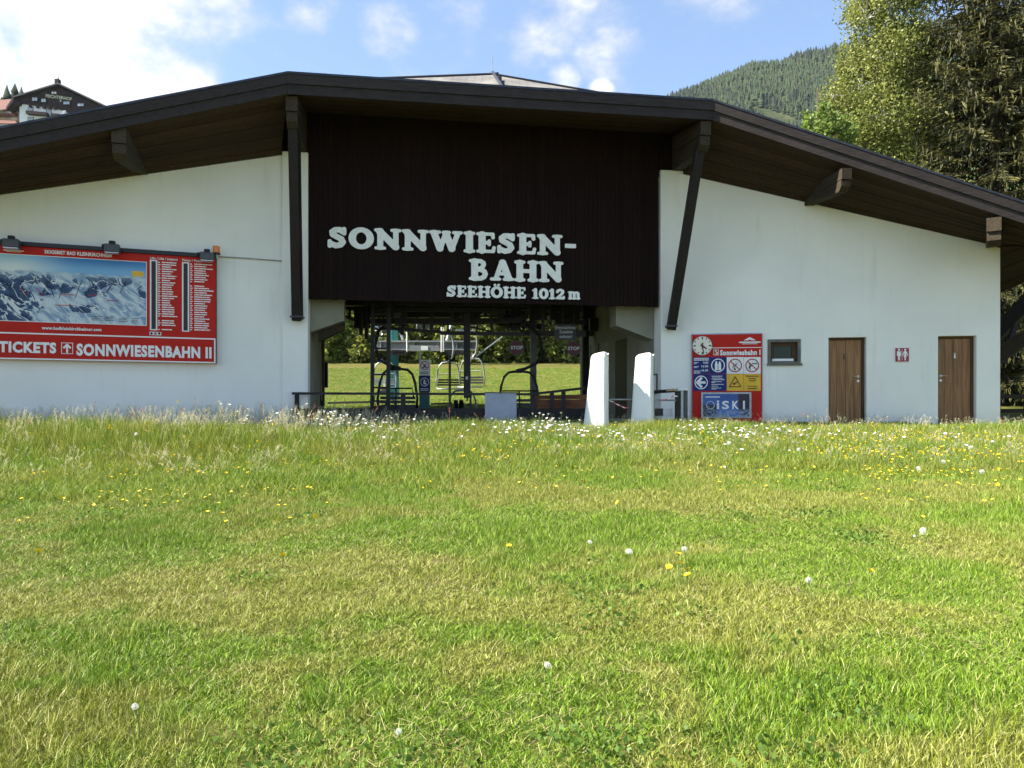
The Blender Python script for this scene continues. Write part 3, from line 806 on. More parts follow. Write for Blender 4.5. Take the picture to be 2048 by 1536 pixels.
# ------------------------------------------------------------------ big ski-map board on the left wing
SL = PL.off(.16)
Xl = SL.uX(0) - .55
def lrect(mb, X0, X1, z0, z1, o, th): 
    p = PL.off(o); return mb.slab([p.at(X0, z0), p.at(X1, z0), p.at(X1, z1), p.at(X0, z1)], th, -PL.n)
zt_, zb_ = 3.555, 1.235
Xr = SL.uX(432)
sb = empty("ski_map_board", tuple(PL.at((Xl + Xr) / 2, zb_)), "wide red board with winter ski map and TICKETS line on the white wall", "sign")
lrect(MB(), Xl, Xr, zb_, zt_, .16, .15).build("board", m_red, sb, bevel=.008)
MB().slab([PL.off(.20).at(Xl - .02, zt_ + .002), PL.off(.20).at(Xr + .015, zt_ + .002), PL.off(.20).at(Xr + .015, zt_ + .085), PL.off(.20).at(Xl - .02, zt_ + .085)], .19, -PL.n).build("top_rail", m_signblack, sb)
edge = MB(); lrect(edge, Xr + .002, Xr + .018, zb_, zt_, .165, .16); edge.build("side_trim", m_darkgrey, sb)
def zrow(py, px): return EYE + (HOR - py) / F * SL.d(px)
# the white outline of the ticket strip
bd = MB(); o = .166
zA, zB = zrow(665.2, 0), zrow(716.5, 0)
lrect(bd, Xl, Xr - .035, zA - .014, zA + .014, o, .004); lrect(bd, Xl, Xr - .035, zB - .014, zB + .014, o, .004); lrect(bd, Xr - .034, Xr - .008, zB - .014, zA + .014, o, .004)
bd.build("strip_border", m_white, sb)
SP = PL.off(.168)
text_px("TICKETS", SP, -3, 112.5, 682.5, 703, m_white, sb, .048)
text_px("SONNWIESENBAHN II", SP, 153, 423, 687.5, 709.5, m_white, sb, .048)
text_px("SKIGEBIET BAD KLEINKIRCHHEIM", SP, 89, 224, 499.5, 506.8, m_white, sb, .03)
text_px("www.badkleinkirchheimer.com", SP, 83.5, 203, 652.3, 658.8, m_white, sb, .03)
text_px("Lifts / Lifts / Impianti", SP, 300.5, 355, 513.5, 518.2, m_white, sb, .02)
text_px("Pisten / Pistes / Piste", SP, 364.5, 424, 517.6, 522.2, m_white, sb, .02)
# arrow in a square frame
ab = MB()
def fr_px(mb, pl, x0, x1, y0, y1, w, th=.006):
    a, b = pl.pt(x0, y1), pl.pt(x1, y1); L = (b - a).dot(pl.u); H = (y1 - y0) / F * pl.d(x0)
    for u0, u1, v0, v1 in ((0, L, 0, w), (0, L, H - w, H), (0, w, w, H - w), (L - w, L, w, H - w)):
        q = [a + pl.u * u0 + ZUP * v0, a + pl.u * u1 + ZUP * v0, a + pl.u * u1 + ZUP * v1, a + pl.u * u0 + ZUP * v1]; mb.slab(q, th, -pl.n)
fr_px(ab, SP, 122.5, 146, 685, 707.5, .012); ab.build("arrow_frame", m_white, sb)
arr = shape_mesh([('b', .42, .08, .58, .72), ('p', [(.24, .56), (.5, .82), (.76, .56)], .09)], 0, 1, 0, 1, .03, 1.0)
def sym_px(me, pl, x0, x1, y0, y1, mat, parent, th=.006, name="symbol", **k):
    a, b = pl.pt(x0, y1), pl.pt(x1, y1)
    return put_flat(me, name, mat, parent, a, pl.u, ZUP, (b - a).dot(pl.u), (y1 - y0) / F * pl.d(x0), th, **k)
sym_px(arr, SP, 122.5, 146, 685, 707.5, m_white, sb, name="arrow")
def map_mat():
    """painted winter panorama: sky band, ridges with dark forest, white runs between, pale valley below"""
    t = NT("ski_map_print"); g = t.coord('Generated'); s = t.node('ShaderNodeSeparateXYZ', {0: g}); u, v = s.outputs[0], s.outputs[2]
    uv = t.node('ShaderNodeCombineXYZ', {0: t.math('MULTIPLY', u, 2.4), 1: v, 2: 0.0}).outputs[0]
    sl_ = t.node('ShaderNodeCombineXYZ', {0: t.math('ADD', t.math('MULTIPLY', u, 6.0), t.math('MULTIPLY', v, 2.2)), 1: t.math('MULTIPLY', v, 1.6), 2: 0.0}).outputs[0]
    n1 = t.noise(uv, 3.4, 5, .55, .35); n2 = t.noise(sl_, 3.2, 6, .62, .5); n3 = t.noise(uv, 30, 3, .6)
    snow = t.mix(t.step(n2, .36, .62), (.17, .28, .42), (.56, .63, .67))
    forest = t.mix(t.step(n2, .35, .65), (.010, .022, .075), (.05, .095, .19))
    forest = t.mix(t.step(n3, .58, .70), forest, (.20, .27, .36))
    band = t.math('MULTIPLY', t.step(v, .34, .46), t.step(v, .78, .68))
    corner = t.math('MULTIPLY', t.step(u, .48, .26), t.step(v, .50, .36))
    mid = t.math('MULTIPLY', t.math('MULTIPLY', t.step(u, .50, .58), t.step(u, .80, .70)), t.math('MULTIPLY', t.step(v, .12, .18), t.step(v, .36, .30)))
    k = t.math('ADD', t.math('MULTIPLY', n1, 1.5), t.math('ADD', t.math('MULTIPLY', band, .30), t.math('ADD', t.math('MULTIPLY', corner, .44), t.math('MULTIPLY', mid, .26))))
    k = t.math('ADD', k, t.math('MULTIPLY', t.math('SUBTRACT', n2, .5), .5))
    k = t.math('SUBTRACT', k, t.math('MULTIPLY', u, .12))
    col = t.mix(t.step(k, .95, 1.0), snow, forest)
    runs = t.math('MULTIPLY', t.math('SUBTRACT', 1.0, t.step(t.math('ABSOLUTE', t.math('SUBTRACT', t.noise(sl_, 2.1, 3, .5, .8), .5)), .012, .022)), t.step(v, .78, .70))
    col = t.mix(runs, col, (.62, .67, .68))
    far = t.step(t.math('ADD', v, t.math('MULTIPLY', t.noise(uv, 6, 5), .10)), .80, .83)
    col = t.mix(t.math('MULTIPLY', t.step(v, .58, .82), .45), col, (.33, .46, .56))
    skyc = t.mix(t.step(u, .22, .62), t.mix(t.step(v, .8, 1.0), (.66, .72, .70), (.34, .54, .68)), t.mix(t.step(v, .8, 1.0), (.20, .42, .66), (.05, .19, .44)))
    col = t.mix(far, col, skyc)
    return t.end(t.bsdf(col, .45, 0, .2))
Xm0, Xm1 = Xl + .02, SL.uX(292.7); zm0, zm1 = zrow(640.5, 0), zrow(507.5, 0)
mpb = lrect(MB(), Xm0, Xm1, zm0, zm1, .168, .006).build("map", map_mat(), sb)
def map_lines(pts, mat, w=.007):
    mb = MB(); q_ = PL.off(.176)
    for (xa, ya), (xb, yb) in pts:
        a, b_ = q_.pt(xa, ya), q_.pt(xb, yb); d_ = (b_ - a).normalized(); s_ = d_.cross(PL.n) * w; mb.slab([a - s_, b_ - s_, b_ + s_, a + s_], .002, -PL.n)
    mb.build("lift_lines", mat, mpb)
map_lines([((46, 596), (76, 552)), ((84, 590), (99, 560)), ((118, 597), (127, 566)), ((186, 585), (176, 556)), ((206, 590), (232, 560)), ((240, 586), (252, 562)), ((30, 580), (14, 560)), ((150, 596), (164, 560))], m_signblack, .005)
map_lines([((110, 610), (146, 611)), ((120, 588), (150, 590)), ((176, 592), (196, 588)), ((72, 575), (88, 592)), ((40, 575), (52, 590)), ((214, 600), (236, 602))], m_redring)
map_lines([((60, 580), (70, 600)), ((100, 570), (108, 594)), ((196, 566), (190, 584)), ((222, 572), (214, 586))], m_signblue)
for x0, x1, y0 in ((183, 205, 633), (210, 228, 634), (238, 256, 636), (263, 278, 637)):
    for k_ in range(3): map_lines([((x0, y0 + k_ * 3.4), (x1 - (k_ * 3) % 5, y0 + k_ * 3.4 + (x1 - x0) * .01))], m_darkgrey, .006)
mf = MB(); b = .012
for x0, x1, z0, z1 in ((Xm0, Xm1, zm1, zm1 + b), (Xm0, Xm1, zm0 - b, zm0), (Xm1, Xm1 + b, zm0 - b, zm1 + b)): lrect(mf, x0, x1, z0, z1, .170, .008)
mf.build("map_border", m_white, sb)
lrect(MB(), PL.off(.17).uX(264), PL.off(.17).uX(287), zrow(553, 264), zrow(542, 264), .172, .004).build("map_badge", m_signyellow, sb)
# lamp bars and the lists (each line too small to read in the photograph: plain white strokes)
def llist(xn, x0, rows, y0, y1, mx, skip, label):
    mb = MB(); ys = np.linspace(y0, y1, rows)
    for i, y in enumerate(ys):
        if i in skip: continue
        h = .34 * .032
        a = SP.pt(xn, y); L = .05 if i % 2 else .035
        mb.slab([a - ZUP * h, a + SP.u * L - ZUP * h, a + SP.u * L + ZUP * h, a + ZUP * h], .003, -SP.n)
        a = SP.pt(x0, y); z = a.z; x = 0; tot = (SP.uX(mx) - SP.uX(x0)) * random.uniform(.5, 1.0)
        while x < tot:                                                   # broken into words
            w = min(random.uniform(.06, .2), tot - x)
            p = a + SP.u * x; mb.slab([p - ZUP * h, p + SP.u * w - ZUP * h, p + SP.u * w + ZUP * h, p + ZUP * h], .003, -SP.n); x += w + .008
    mb.build("list_lines", m_white, sb, kind="stuff")
llist(316, 323.5, 31, 524.5, 659, 358, {25, 29}, 1)
llist(380.5, 388.5, 31, 528, 659.5, 430, {9}, 2)
def px_rect(pl, x0, x1, y0, y1, th, name, mat, parent): return rect_px(pl, x0, x1, y0, y1, th).build(name, mat, parent)
px_rect(PL.off(.170), 299.7, 314.6, 519.5, 660, .008, "lamp_strip_frame", m_white, sb); px_rect(PL.off(.175), 302.8, 311.6, 522, 658, .008, "lamp_strip", m_signblack, sb)
px_rect(PL.off(.170), 364, 378.3, 524, 663, .008, "lamp_strip_frame", m_white, sb); px_rect(PL.off(.175), 367, 375.4, 526.5, 661, .008, "lamp_strip", m_signblack, sb)
px_rect(PL.off(.170), 299, 322.5, 663.5, 670, .006, "key_box", m_white, sb)
for x, m in ((302.9, m_signblue), (310.7, m_redring), (318.5, m_signblack)): MB().disc(PL.off(.176).pt(x, 666.9), PL.n, .026, .004, 14).build("key_dot", m, sb)
lg = shape_mesh([('p', [(.25, .55), (.5, .9), (.75, .55)], .05), ('p', [(.38, .55), (.5, .72), (.62, .55)], .04), S(.0, .28, 1.0, .28, .09), S(.12, .06, .88, .06, .04)], -.12, 1.12, -.12, 1.12, .03, 1.0)
sym_px(lg, SP, 9, 45, 492.5, 503, m_white, sb, name="emblem")
# floodlights clipped on the top rail
for i, (x, y, lab) in enumerate(((22, 487, "black floodlight on the board's top rail, leftmost in view"), (224, 497, "black floodlight on the board's top rail above the map's right half"), (414, 513, "black floodlight on the board's top rail beside the amber beacon"))):
    p = PL.off(.44).pt(x, y); c = empty("floodlight", tuple(p), lab, "floodlight", "floodlights on the ski map board")
    k = MB(); u = PL.u; n = PL.n; w = .14
    top = [p + u * -w + ZUP * .09, p + u * w + ZUP * .09]; bt = [p + u * -w * 1.05 - ZUP * .085 - n * .04, p + u * w * 1.05 - ZUP * .085 - n * .04]
    k.hexa([bt[0] + n * .10, bt[1] + n * .10, bt[1] - n * .12, bt[0] - n * .12, top[0] + n * .05, top[1] + n * .05, top[1] - n * .12, top[0] - n * .12]); k.build("housing", m_darkgrey, c, bevel=.01)
    MB().slab([bt[0] + n * .098 + u * .02 - ZUP * .002, bt[1] + n * .098 - u * .02 - ZUP * .002, bt[1] - n * .11 - u * .02 - ZUP * .002, bt[0] - n * .11 + u * .02 - ZUP * .002], .012, -ZUP).build("lens", m_steel, c)
    MB().box(p + ZUP * .125 - n * .03, .12, .10, .075, math.atan(.36)).build("gear_box", m_black, c, bevel=.012)
    MB().bar(p - n * .26 + ZUP * .0, p - n * .06 + ZUP * .12, .05, .03).build("bracket", m_black, c)
    MB().box(p - u * .17 + ZUP * .06 - n * .1, .07, .05, .07, math.atan(.36)).build("clamp", m_black, c)
p = PL.off(.20).pt(432.5, 506)
bc = empty("beacon_lamp", tuple(p), "amber warning beacon at the top corner of the ski map board", "beacon")
MB().disc(p + ZUP * .0, ZUP, .075, .15, 16).build("lens", m_orange, bc, bevel=.012)
MB().disc(p - ZUP * .035, ZUP, .085, .034, 16).build("base", m_signblack, bc)
MB().bar(p - ZUP * .045 + PL.n * -.18, p - ZUP * .045, .03, .02).build("bracket", m_steel, bc)

# ------------------------------------------------------------------ pictogram board with clock on the right wing
b0, b1 = PR.off(.09), PR.off(.095)
ib = empty("info_board", tuple(b0.pt(1454, 845)), "tall red information board with pictogram tiles and a round clock", "sign")
q = rect_px(PR.off(.085), 1382.6, 1525.6, 667.6, 846, .075); q.build("frame", m_panelgrey, ib, bevel=.02)
q = rect_px(PR.off(.092), 1384.2, 1524, 669.6, 845, .006); q.build("board", m_red, ib)
T = PR.off(.104)
px_rect(PR.off(.097), 1424, 1523.5, 695.2, 696.6, .004, "divider", m_white, ib)
text_px("Sonnwiesbahn I", T, 1440, 1521, 700.2, 710.2, m_white, ib, .045)
sq = MB(); fr_px(sq, T, 1427, 1437.3, 699.4, 710.4, .010); sq.build("lift_symbol_frame", m_white, ib)
sym_px(shape_mesh([('p', [(.35, .85), (.5, .75), (.55, .5), (.75, .5), (.72, .2)], .08), S(.3, .2, .8, .2, .05)], 0, 1, 0, 1, .04, 1.0), T, 1427, 1437.3, 699.4, 710.4, m_white, ib, name="lift_symbol")
sym_px(lg, T, 1480.5, 1518.5, 674, 688.8, m_white, ib, name="emblem")
gx, gy = [1385.9, 1418.9, 1453.2, 1487.4, 1521.7], [714, 748, 782]
tm = [[m_signblue, m_signblue, m_white, m_white], [m_signblue, m_signblue, m_signyellow, m_signyellow]]
tl = {}
for r in range(2):
    for c in range(4):
        tl[r, c] = px_rect(PR.off(.099), gx[c] + .3, gx[c + 1] - .3, gy[r] + .3, gy[r + 1] - .3, .005, "pictogram_tile", tm[r][c], ib)
ring = [('o', .5, .5, .40, .40, .345, .345)]
ringb = [('o', .5, .5, .40, .40, .34, .34)]
slash = ringb + [S(.24, .74, .76, .26, .028)]
rs = lambda pr, k=0.0: shape_mesh(pr, -.02, 1.02, -.02, 1.02, .02, 1.0, k)
def tile_sym(r, c, me, mat, layer=0, **k): sym_px(me, PR.off(.104 + .002 * layer), gx[c], gx[c + 1], gy[r], gy[r + 1], mat, tl[r, c], .004, **k)
tile_sym(0, 1, rs(ring), m_white, name="ring"); 
tile_sym(0, 1, rs([('o', .40, .70, .055, .055, 0, 0), S(.40, .58, .40, .46, .085), S(.36, .40, .36, .24, .04), S(.44, .40, .44, .24, .04), ('o', .60, .68, .055, .055, 0, 0), S(.60, .56, .60, .46, .085), S(.56, .40, .56, .24, .04), S(.64, .40, .64, .24, .04)]), m_white, name="figures")
tile_sym(1, 0, rs(ring), m_white, name="ring")
tile_sym(1, 0, rs([('p', [(.50, .74), (.26, .5), (.50, .26)], .075), ('b', .28, .43, .76, .57)]), m_white, name="arrow")
tile_sym(0, 2, rs([('o', .48, .28, .055, .07, 0, 0), S(.44, .40, .60, .62, .022), ('o', .60, .62, .10, .12, .085, .105), S(.36, .34, .42, .62, .018)]), m_signblack, name="figure"); tile_sym(0, 2, rs(slash), m_redring, 1, name="ban_ring")
tile_sym(0, 3, rs([('o', .36, .58, .05, .05, 0, 0), S(.38, .48, .34, .36, .045), S(.34, .36, .40, .24, .022), S(.50, .62, .66, .60, .025), S(.66, .60, .76, .62, .03), S(.44, .46, .54, .54, .02)]), m_signblack, name="figure"); tile_sym(0, 3, rs(slash), m_redring, 1, name="ban_ring")
tri = [('p', [(.5, .84), (.16, .25), (.84, .25), (.5, .84)], .026)]
tile_sym(1, 2, rs(tri), m_brownprint, name="warning_triangle"); tile_sym(1, 2, rs([('o', .44, .42, .075, .075, 0, 0), S(.52, .47, .62, .52, .03)]), m_brownprint, name="figure")
def tile_lines(r, c, rows, mat, x0=.1):
    mb = MB(); pl = PR.off(.105); a0 = pl.pt(gx[c], gy[r + 1]); L = (pl.pt(gx[c + 1], gy[r + 1]) - a0).dot(pl.u); H = (gy[r + 1] - gy[r]) / F * pl.d(gx[c])
    for (xa, xb, y, h) in rows:
        x = xa
        while x < xb - .01:
            w = min(random.uniform(.10, .26), xb - x); p = a0 + pl.u * x * L + ZUP * y * H
            mb.slab([p, p + pl.u * w * L, p + pl.u * w * L + ZUP * h * H, p + ZUP * h * H], .003, -pl.n); x += w + .018
    mb.build("text_lines", mat, tl[r, c], kind="stuff")
tile_lines(0, 0, [(.06, .95, .89, .05), (.06, .95, .79, .06), (.06, .34, .66, .03), (.06, .24, .59, .03), (.06, .36, .42, .03), (.06, .26, .36, .03), (.06, .46, .17, .03), (.06, .46, .10, .03), (.06, .42, .04, .03)], m_white)
tile_lines(1, 1, [(.12, .78, .86, .03), (.16, .70, .80, .03), (.12, .82, .70, .03), (.2, .9, .64, .03), (.12, .72, .53, .03), (.12, .32, .48, .03), (.12, .85, .37, .035), (.12, .50, .27, .03), (.12, .68, .16, .03), (.12, .4, .10, .03)], m_white)
for s_, yy in (("9.00", .60), ("16.00", .39), ("16.30", .15)):
    H = (gy[1] - gy[0]); text_px(s_, PR.off(.105), gx[0] + (.62 if len(s_) == 4 else .52) * 33, gx[0] + .92 * 33, gy[1] - (yy + .13) * H, gy[1] - yy * H, m_white, tl[0, 0], .02, .004)
for s_, y0, xa, xb in (("Eigenmächtiges", .84, .12, .88), ("Zusteigen", .70, .28, .72), ("verboten!", .57, .30, .70), ("Do not enter", .24, .24, .76), ("unassisted!", .11, .22, .78)):
    H = gy[2] - gy[1]; wpx = gx[4] - gx[3]
    text_px(s_, PR.off(.105), gx[3] + xa * wpx, gx[3] + xb * wpx, gy[2] - (y0 + .09) * H, gy[2] - y0 * H, m_brownprint, tl[1, 3], .02, .004)
# screen
px_rect(PR.off(.125), 1402.4, 1502.8, 784.6, 836, .03, "screen_bezel", m_galv, ib)
def screen_mat():
    t = NT("poster_print"); g = t.coord('Generated'); s = t.node('ShaderNodeSeparateXYZ', {0: g}); u, v = s.outputs[0], s.outputs[2]
    n = t.noise(t.node('ShaderNodeCombineXYZ', {0: t.math('MULTIPLY', u, 2.2), 1: v, 2: 0.0}).outputs[0], 7, 6, .65, 1.2)
    blue = t.mix(t.step(v, .1, .9), (.07, .17, .46), (.025, .085, .30))
    dark = t.mix(t.step(n, .45, .6), (.012, .018, .04), (.12, .15, .22))
    uu = t.math('ADD', u, t.math('MULTIPLY', t.math('SUBTRACT', n, .5), .14))
    col = t.mix(t.step(uu, .26, .33), t.mix(t.step(v, .5, .56), dark, (.05, .12, .36)), t.mix(t.step(uu, .74, .78), blue, (.02, .018, .035)))
    col = t.mix(t.math('MULTIPLY', t.step(v, .40, .15), t.step(n, .44, .56)), col, (.25, .33, .45))
    return t.end(t.bsdf(col, .2, 0, .25))
scr = px_rect(PR.off(.128), 1406, 1499, 788, 833.5, .004, "screen", screen_mat(), ib)
T2 = PR.off(.132)
for s_, xa, xb in (("i", 1433.5, 1438.5), ("S", 1444, 1458), ("K", 1464.5, 1478), ("I", 1486, 1489.8)): text_px(s_, T2, xa, xb, 801.6 - (1 if s_ == "i" else 0), 818.4, m_white, scr, .03, .004)
MB().tube([T2.pt(1420.8, 810.5) + PR.u * .094 * math.cos(a) + ZUP * .094 * math.sin(a) for a in np.linspace(0, 6.283, 25)[:-1]], .007, 5, True).build("emblem", m_white, scr)
px_rect(T2, 1411, 1440, 793, 795, .003, "text_lines", m_white, scr)
# clock
cc = PR.off(.10).pt(1404.3, 691.8); cr = 19.2 / F * PR.d(1404)
ck = empty("wall_clock", tuple(cc), "round cream clock with dark hands on the red information board", "clock")
MB().disc(cc, PR.n, cr, .045, 40).build("case", m_galv, ck, bevel=.006)
MB().disc(cc + PR.n * .046, PR.n, cr * .95, .003, 40).build("dial", m_face, ck)
mk = MB()
def clockdir(m): a = math.pi / 2 - 2 * math.pi * m / 60; return PR.u * math.cos(a) + ZUP * math.sin(a)
for h in range(12):
    v = clockdir(h * 5); s = v.cross(PR.n) * (.012 if h % 3 else .015); a, b = cc + PR.n * .050 + v * cr * (.76 if h % 3 else .66), cc + PR.n * .050 + v * cr * .9
    mk.slab([a - s, a + s, b + s, b - s], .003, PR.n)
mk.build("hour_marks", m_signblack, ck)
for m, L0_, L1_, w, nm, z in ((21.3, -.18, .56, .022, "hour_hand", .054), (28.6, -.26, .86, .015, "minute_hand", .059), (32, -.35, .3, .006, "second_hand", .064)):
    v = clockdir(m); s = v.cross(PR.n) * w; a, b = cc + PR.n * z + v * cr * L0_, cc + PR.n * z + v * cr * L1_
    MB().slab([a - s * 1.2, a + s * 1.2, b + s * .6, b - s * .6], .003, PR.n).build(nm, m_hand, ck)
MB().disc(cc + PR.n * .068, PR.n, .022, .006, 12).build("hub", m_hand, ck)
# toilet sign
wc = empty("toilet_sign", tuple(PR.off(.03).pt(1804, 725)), "small dark red toilet sign between the two wooden doors", "sign")
rect_px(PR.off(.02), 1788.8, 1819.6, 694.4, 725.2, .012).build("edge", m_white, wc, bevel=.004)
sym_px(shape_mesh([('b', .06, .06, .94, .94)], -.05, 1.05, -.05, 1.05, .03, 1.0), PR.off(.024), 1788.8, 1819.6, 694.4, 725.2, flat("dark_red_sign", (.30, .012, .03), .35), wc, .006, name="panel")
man = rs([('o', .28, .86, .075, .075, 0, 0), ('b', .20, .42, .36, .74), S(.17, .72, .17, .46, .035), S(.39, .72, .39, .46, .035), ('b', .205, .10, .27, .44), ('b', .29, .10, .355, .44)])
wom = rs([('o', .72, .86, .075, .075, 0, 0), S(.72, .70, .72, .62, .085), S(.72, .60, .64, .36, .03), S(.72, .60, .80, .36, .03), ('b', .66, .34, .78, .62), S(.63, .70, .55, .46, .03), S(.81, .70, .89, .46, .03), ('b', .665, .10, .71, .36), ('b', .73, .10, .775, .36)])
bar_ = rs([('b', .487, .10, .513, .90)])
for me, nm in ((man, "man_symbol"), (wom, "woman_symbol"), (bar_, "divider")): sym_px(me, PR.off(.030), 1790, 1818.4, 695.5, 724, m_white, wc, .003, name=nm)

# ------------------------------------------------------------------ railing across the mouth
rp = PC.off(.22)
rl = empty("mouth_railing", tuple(rp.pt(830, 838)), "low black railing across the open mouth of the station", "railing")
def zz(py, px): return EYE + (HOR - py) / F * rp.d(px)
def rbar(x0, x1, za, zb, w, h, nm, zb1=None):
    MB().bar(rp.at(rp.uX(x0), za), rp.at(rp.uX(x1), zb), w, h).build(nm, m_black, rl)
rbar(584, 1062, .585, .585, .06, .055, "top_rail"); rbar(1062, 1170, .585, .74, .06, .06, "top_rail")
MB().slab([rp.at(rp.uX(584), -.02), rp.at(rp.uX(1180), -.02), rp.at(rp.uX(1180), .245), rp.at(rp.uX(584), .245)], .05, -PC.n).build("kick_board", m_black, rl)
MB().slab([rp.off(-.06).at(rp.uX(584), -.2), rp.off(-.06).at(rp.uX(1180), -.2), rp.off(-.06).at(rp.uX(1180), -.03), rp.off(-.06).at(rp.uX(584), -.03)], .3, -PC.n).build("base_beam", m_concrete, rl)
for x, w in ((593, .09), (806, .10), (941, .05), (1066, .10), (1104, .10), (1127, .10)):
    X = rp.uX(x); MB().bar(rp.off(-.035).at(X, -.02), rp.off(-.035).at(X, .56 + (.0 if x < 1062 else (x - 1062) * .0014)), w, .06, (0, 1, 0)).build("post", m_strut if x == 593 else m_black, rl)
bq = PC.off(.08)
for k in range(3):
    z0 = .22 + k * .125
    MB().slab([bq.at(bq.uX(1073), z0), bq.at(bq.uX(1176), z0), bq.at(bq.uX(1176), z0 + .12), bq.at(bq.uX(1073), z0 + .12 - (.03 if k == 2 else 0))], .03, -PC.n).build("side_board", m_plankred, rl)
ps = PC.off(.30)
sh = MB(); nx_, nz_ = 10, 6; a, b = ps.uX(970), ps.uX(1033)
gv = [[ps.at(a + (b - a) * i / nx_, -.18 + (.615 + .18) * j / nz_) + PC.n * (.008 * math.sin(i * 1.3 + j * .9)) for i in range(nx_ + 1)] for j in range(nz_ + 1)]
vs = [v for r in gv for v in r]; fs = [(j * (nx_ + 1) + i, j * (nx_ + 1) + i + 1, (j + 1) * (nx_ + 1) + i + 1, (j + 1) * (nx_ + 1) + i) for j in range(nz_) for i in range(nx_)]
off_ = len(vs); vs2 = vs + [v - PC.n * .012 for v in vs]; fs2 = fs + [tuple(i + off_ for i in f[::-1]) for f in fs]
rim = [i for i in range(nx_ + 1)] + [j * (nx_ + 1) + nx_ for j in range(1, nz_ + 1)] + [nz_ * (nx_ + 1) + i for i in range(nx_ - 1, -1, -1)] + [j * (nx_ + 1) for j in range(nz_ - 1, 0, -1)]
fs2 += [(rim[i], rim[(i + 1) % len(rim)], rim[(i + 1) % len(rim)] + off_, rim[i] + off_) for i in range(len(rim))]
shh = MB().add(vs2, fs2).build("sheet_panel", m_panelgrey, None, "plain pale blue grey sheet hung on the black railing", "panel", loc=tuple(ps.at((a + b) / 2, -.18)), smooth=False)
MB().bar(ps.at(a - .01, .62), ps.at(b + .01, .62), .035, .02).build("hem_bar", m_darkgrey, shh)

# ------------------------------------------------------------------ turnstiles under white covers
def cover_mat():
    t = NT("white_tarpaulin"); c = t.coord(); n = t.noise(t.coord('Object', (7, 7, 1.6)), 1.6, 5, .6, .8)
    cc_ = t.mix(t.step(t.noise(c, 2.5, 4), .5, .8), (.82, .82, .80), (.70, .70, .67))
    return t.end(t.bsdf(cc_, .55, 0, .35, n, .55, .03))
m_cover = cover_mat()
def cover(base, wb, wt, h, dpt, rot, lean, peak, label, seed):
    r = random.Random(seed); nx, nz = 6, 16; V, Fc_ = [], []
    per = 4 * nx
    for j in range(nz + 1):
        s = j / nz; hw = (wb + (wt - wb) * s ** .8) / 2; hd = (dpt + (dpt * .8 - dpt) * s) / 2
        for k in range(per):
            side_, t_ = divmod(k, nx); t_ = t_ / nx * 2 - 1
            x, y = ((t_ * hw, -hd), (hw, t_ * hd), (-t_ * hw, hd), (-hw, -t_ * hd))[side_]
            rr = 1 - .05 * (abs(x) / hw * abs(y) / hd) ** 3
            fold = .012 * math.sin(k * 1.9 + j * .35 + seed) * (1 - .3 * s) + .010 * math.sin(j * .8 + k * .5 + seed * 2) + r.uniform(-.003, .003)
            if side_ == 1: fold -= .03 * math.sin(min(1, max(0, (t_ + 1) / 2)) * math.pi) * (.4 + .6 * s)
            x, y = x * rr * (1 + fold), y * rr * (1 + fold)
            z = h * s + (peak * (x / hw) + .02 * math.sin(k)) * max(0, s - .9) * 10 * .06
            V.append((x + lean * s, y, z))
        if j: Fc_ += [((j - 1) * per + k, (j - 1) * per + (k + 1) % per, j * per + (k + 1) % per, j * per + k) for k in range(per)]
    b_ = nz * per; ctr = len(V); V.append((lean + .06 * peak, .02, h + .035)); Fc_ += [(b_ + k, b_ + (k + 1) % per, ctr) for k in range(per)]
    c, s_ = math.cos(rot), math.sin(rot)
    V = [(base[0] + x * c - y * s_, base[1] + x * s_ + y * c, base[2] + z) for x, y, z in V]
    o = MB().add(V, Fc_).build("covered_turnstile", m_cover, None, label, "covered turnstile", "turnstiles under white covers", loc=tuple(base), smooth=True)
    m = o.modifiers.new("smooth", 'SUBSURF'); m.levels = m.render_levels = 1
    hm = MB().tube([(base[0] + lean + wt * .42, base[1] - dpt * .42, base[2] + h - .05), (base[0] + lean + wt * .46, base[1] - dpt * .36, base[2] + h - .03), (base[0] + lean + wt * .52, base[1] - dpt * .3, base[2] + h + .0)], .028, 6, r1=.008)
    hm.build("knotted_corner", m_cover, o, smooth=True)
c1 = Vector(((1192 - 1024) / F * 16.55, 16.55, -.24)); c2 = Vector(((1284 - 1024) / F * 16.75, 16.75, -.22))
cover(c1, .53, .33, 1.66, .34, R(-24), .09, .5, "white covered turnstile standing wholly in the sun", 1)
cover(c2, .50, .36, 1.64, .34, R(-22), .06, .4, "white covered turnstile with its lower part in shadow, nearer the info board", 4)
tb = empty("turnstile_barrier", (3.6, 17.1, -.1), "black and grey barrier frame beside the red information board", "barrier")
D_ = 17.3
def bx(x0, x1, y0, y1, d, dp, nm, mat): MB().slab([W(x0, y1, d), W(x1, y1, d), W(x1, y0, d), W(x0, y0, d)], dp, Vector((0, 1, 0))).build(nm, mat, tb, bevel=.006)
bx(1351.5, 1361, 782, 852, D_, .12, "post", m_black); bx(1361.3, 1367.6, 779, 852, D_ + .02, .12, "side_plate", m_galv); bx(1368, 1375.5, 781, 852, D_, .14, "post", m_darkgrey)
bx(1356, 1376, 776.5, 781, D_ - .02, .16, "cap", m_white)
MB().bar(W(1309, 784, 17.6), W(1352, 781, D_), .06, .075).build("top_rail", m_black, tb)
MB().bar(W(1334, 780.5, 17.4), W(1351, 779.5, D_ - .04), .06, .05).build("timber_pad", m_lightpost, tb)
MB().bar(W(1307, 800.5, 17.6), W(1352, 800.5, D_), .04, .04).build("lower_rail", m_galv, tb)
MB().tube([W(1218, 799, 16.75), W(1268, 799, 16.85)], .018, 8).build("cross_tube", m_galv, tb)
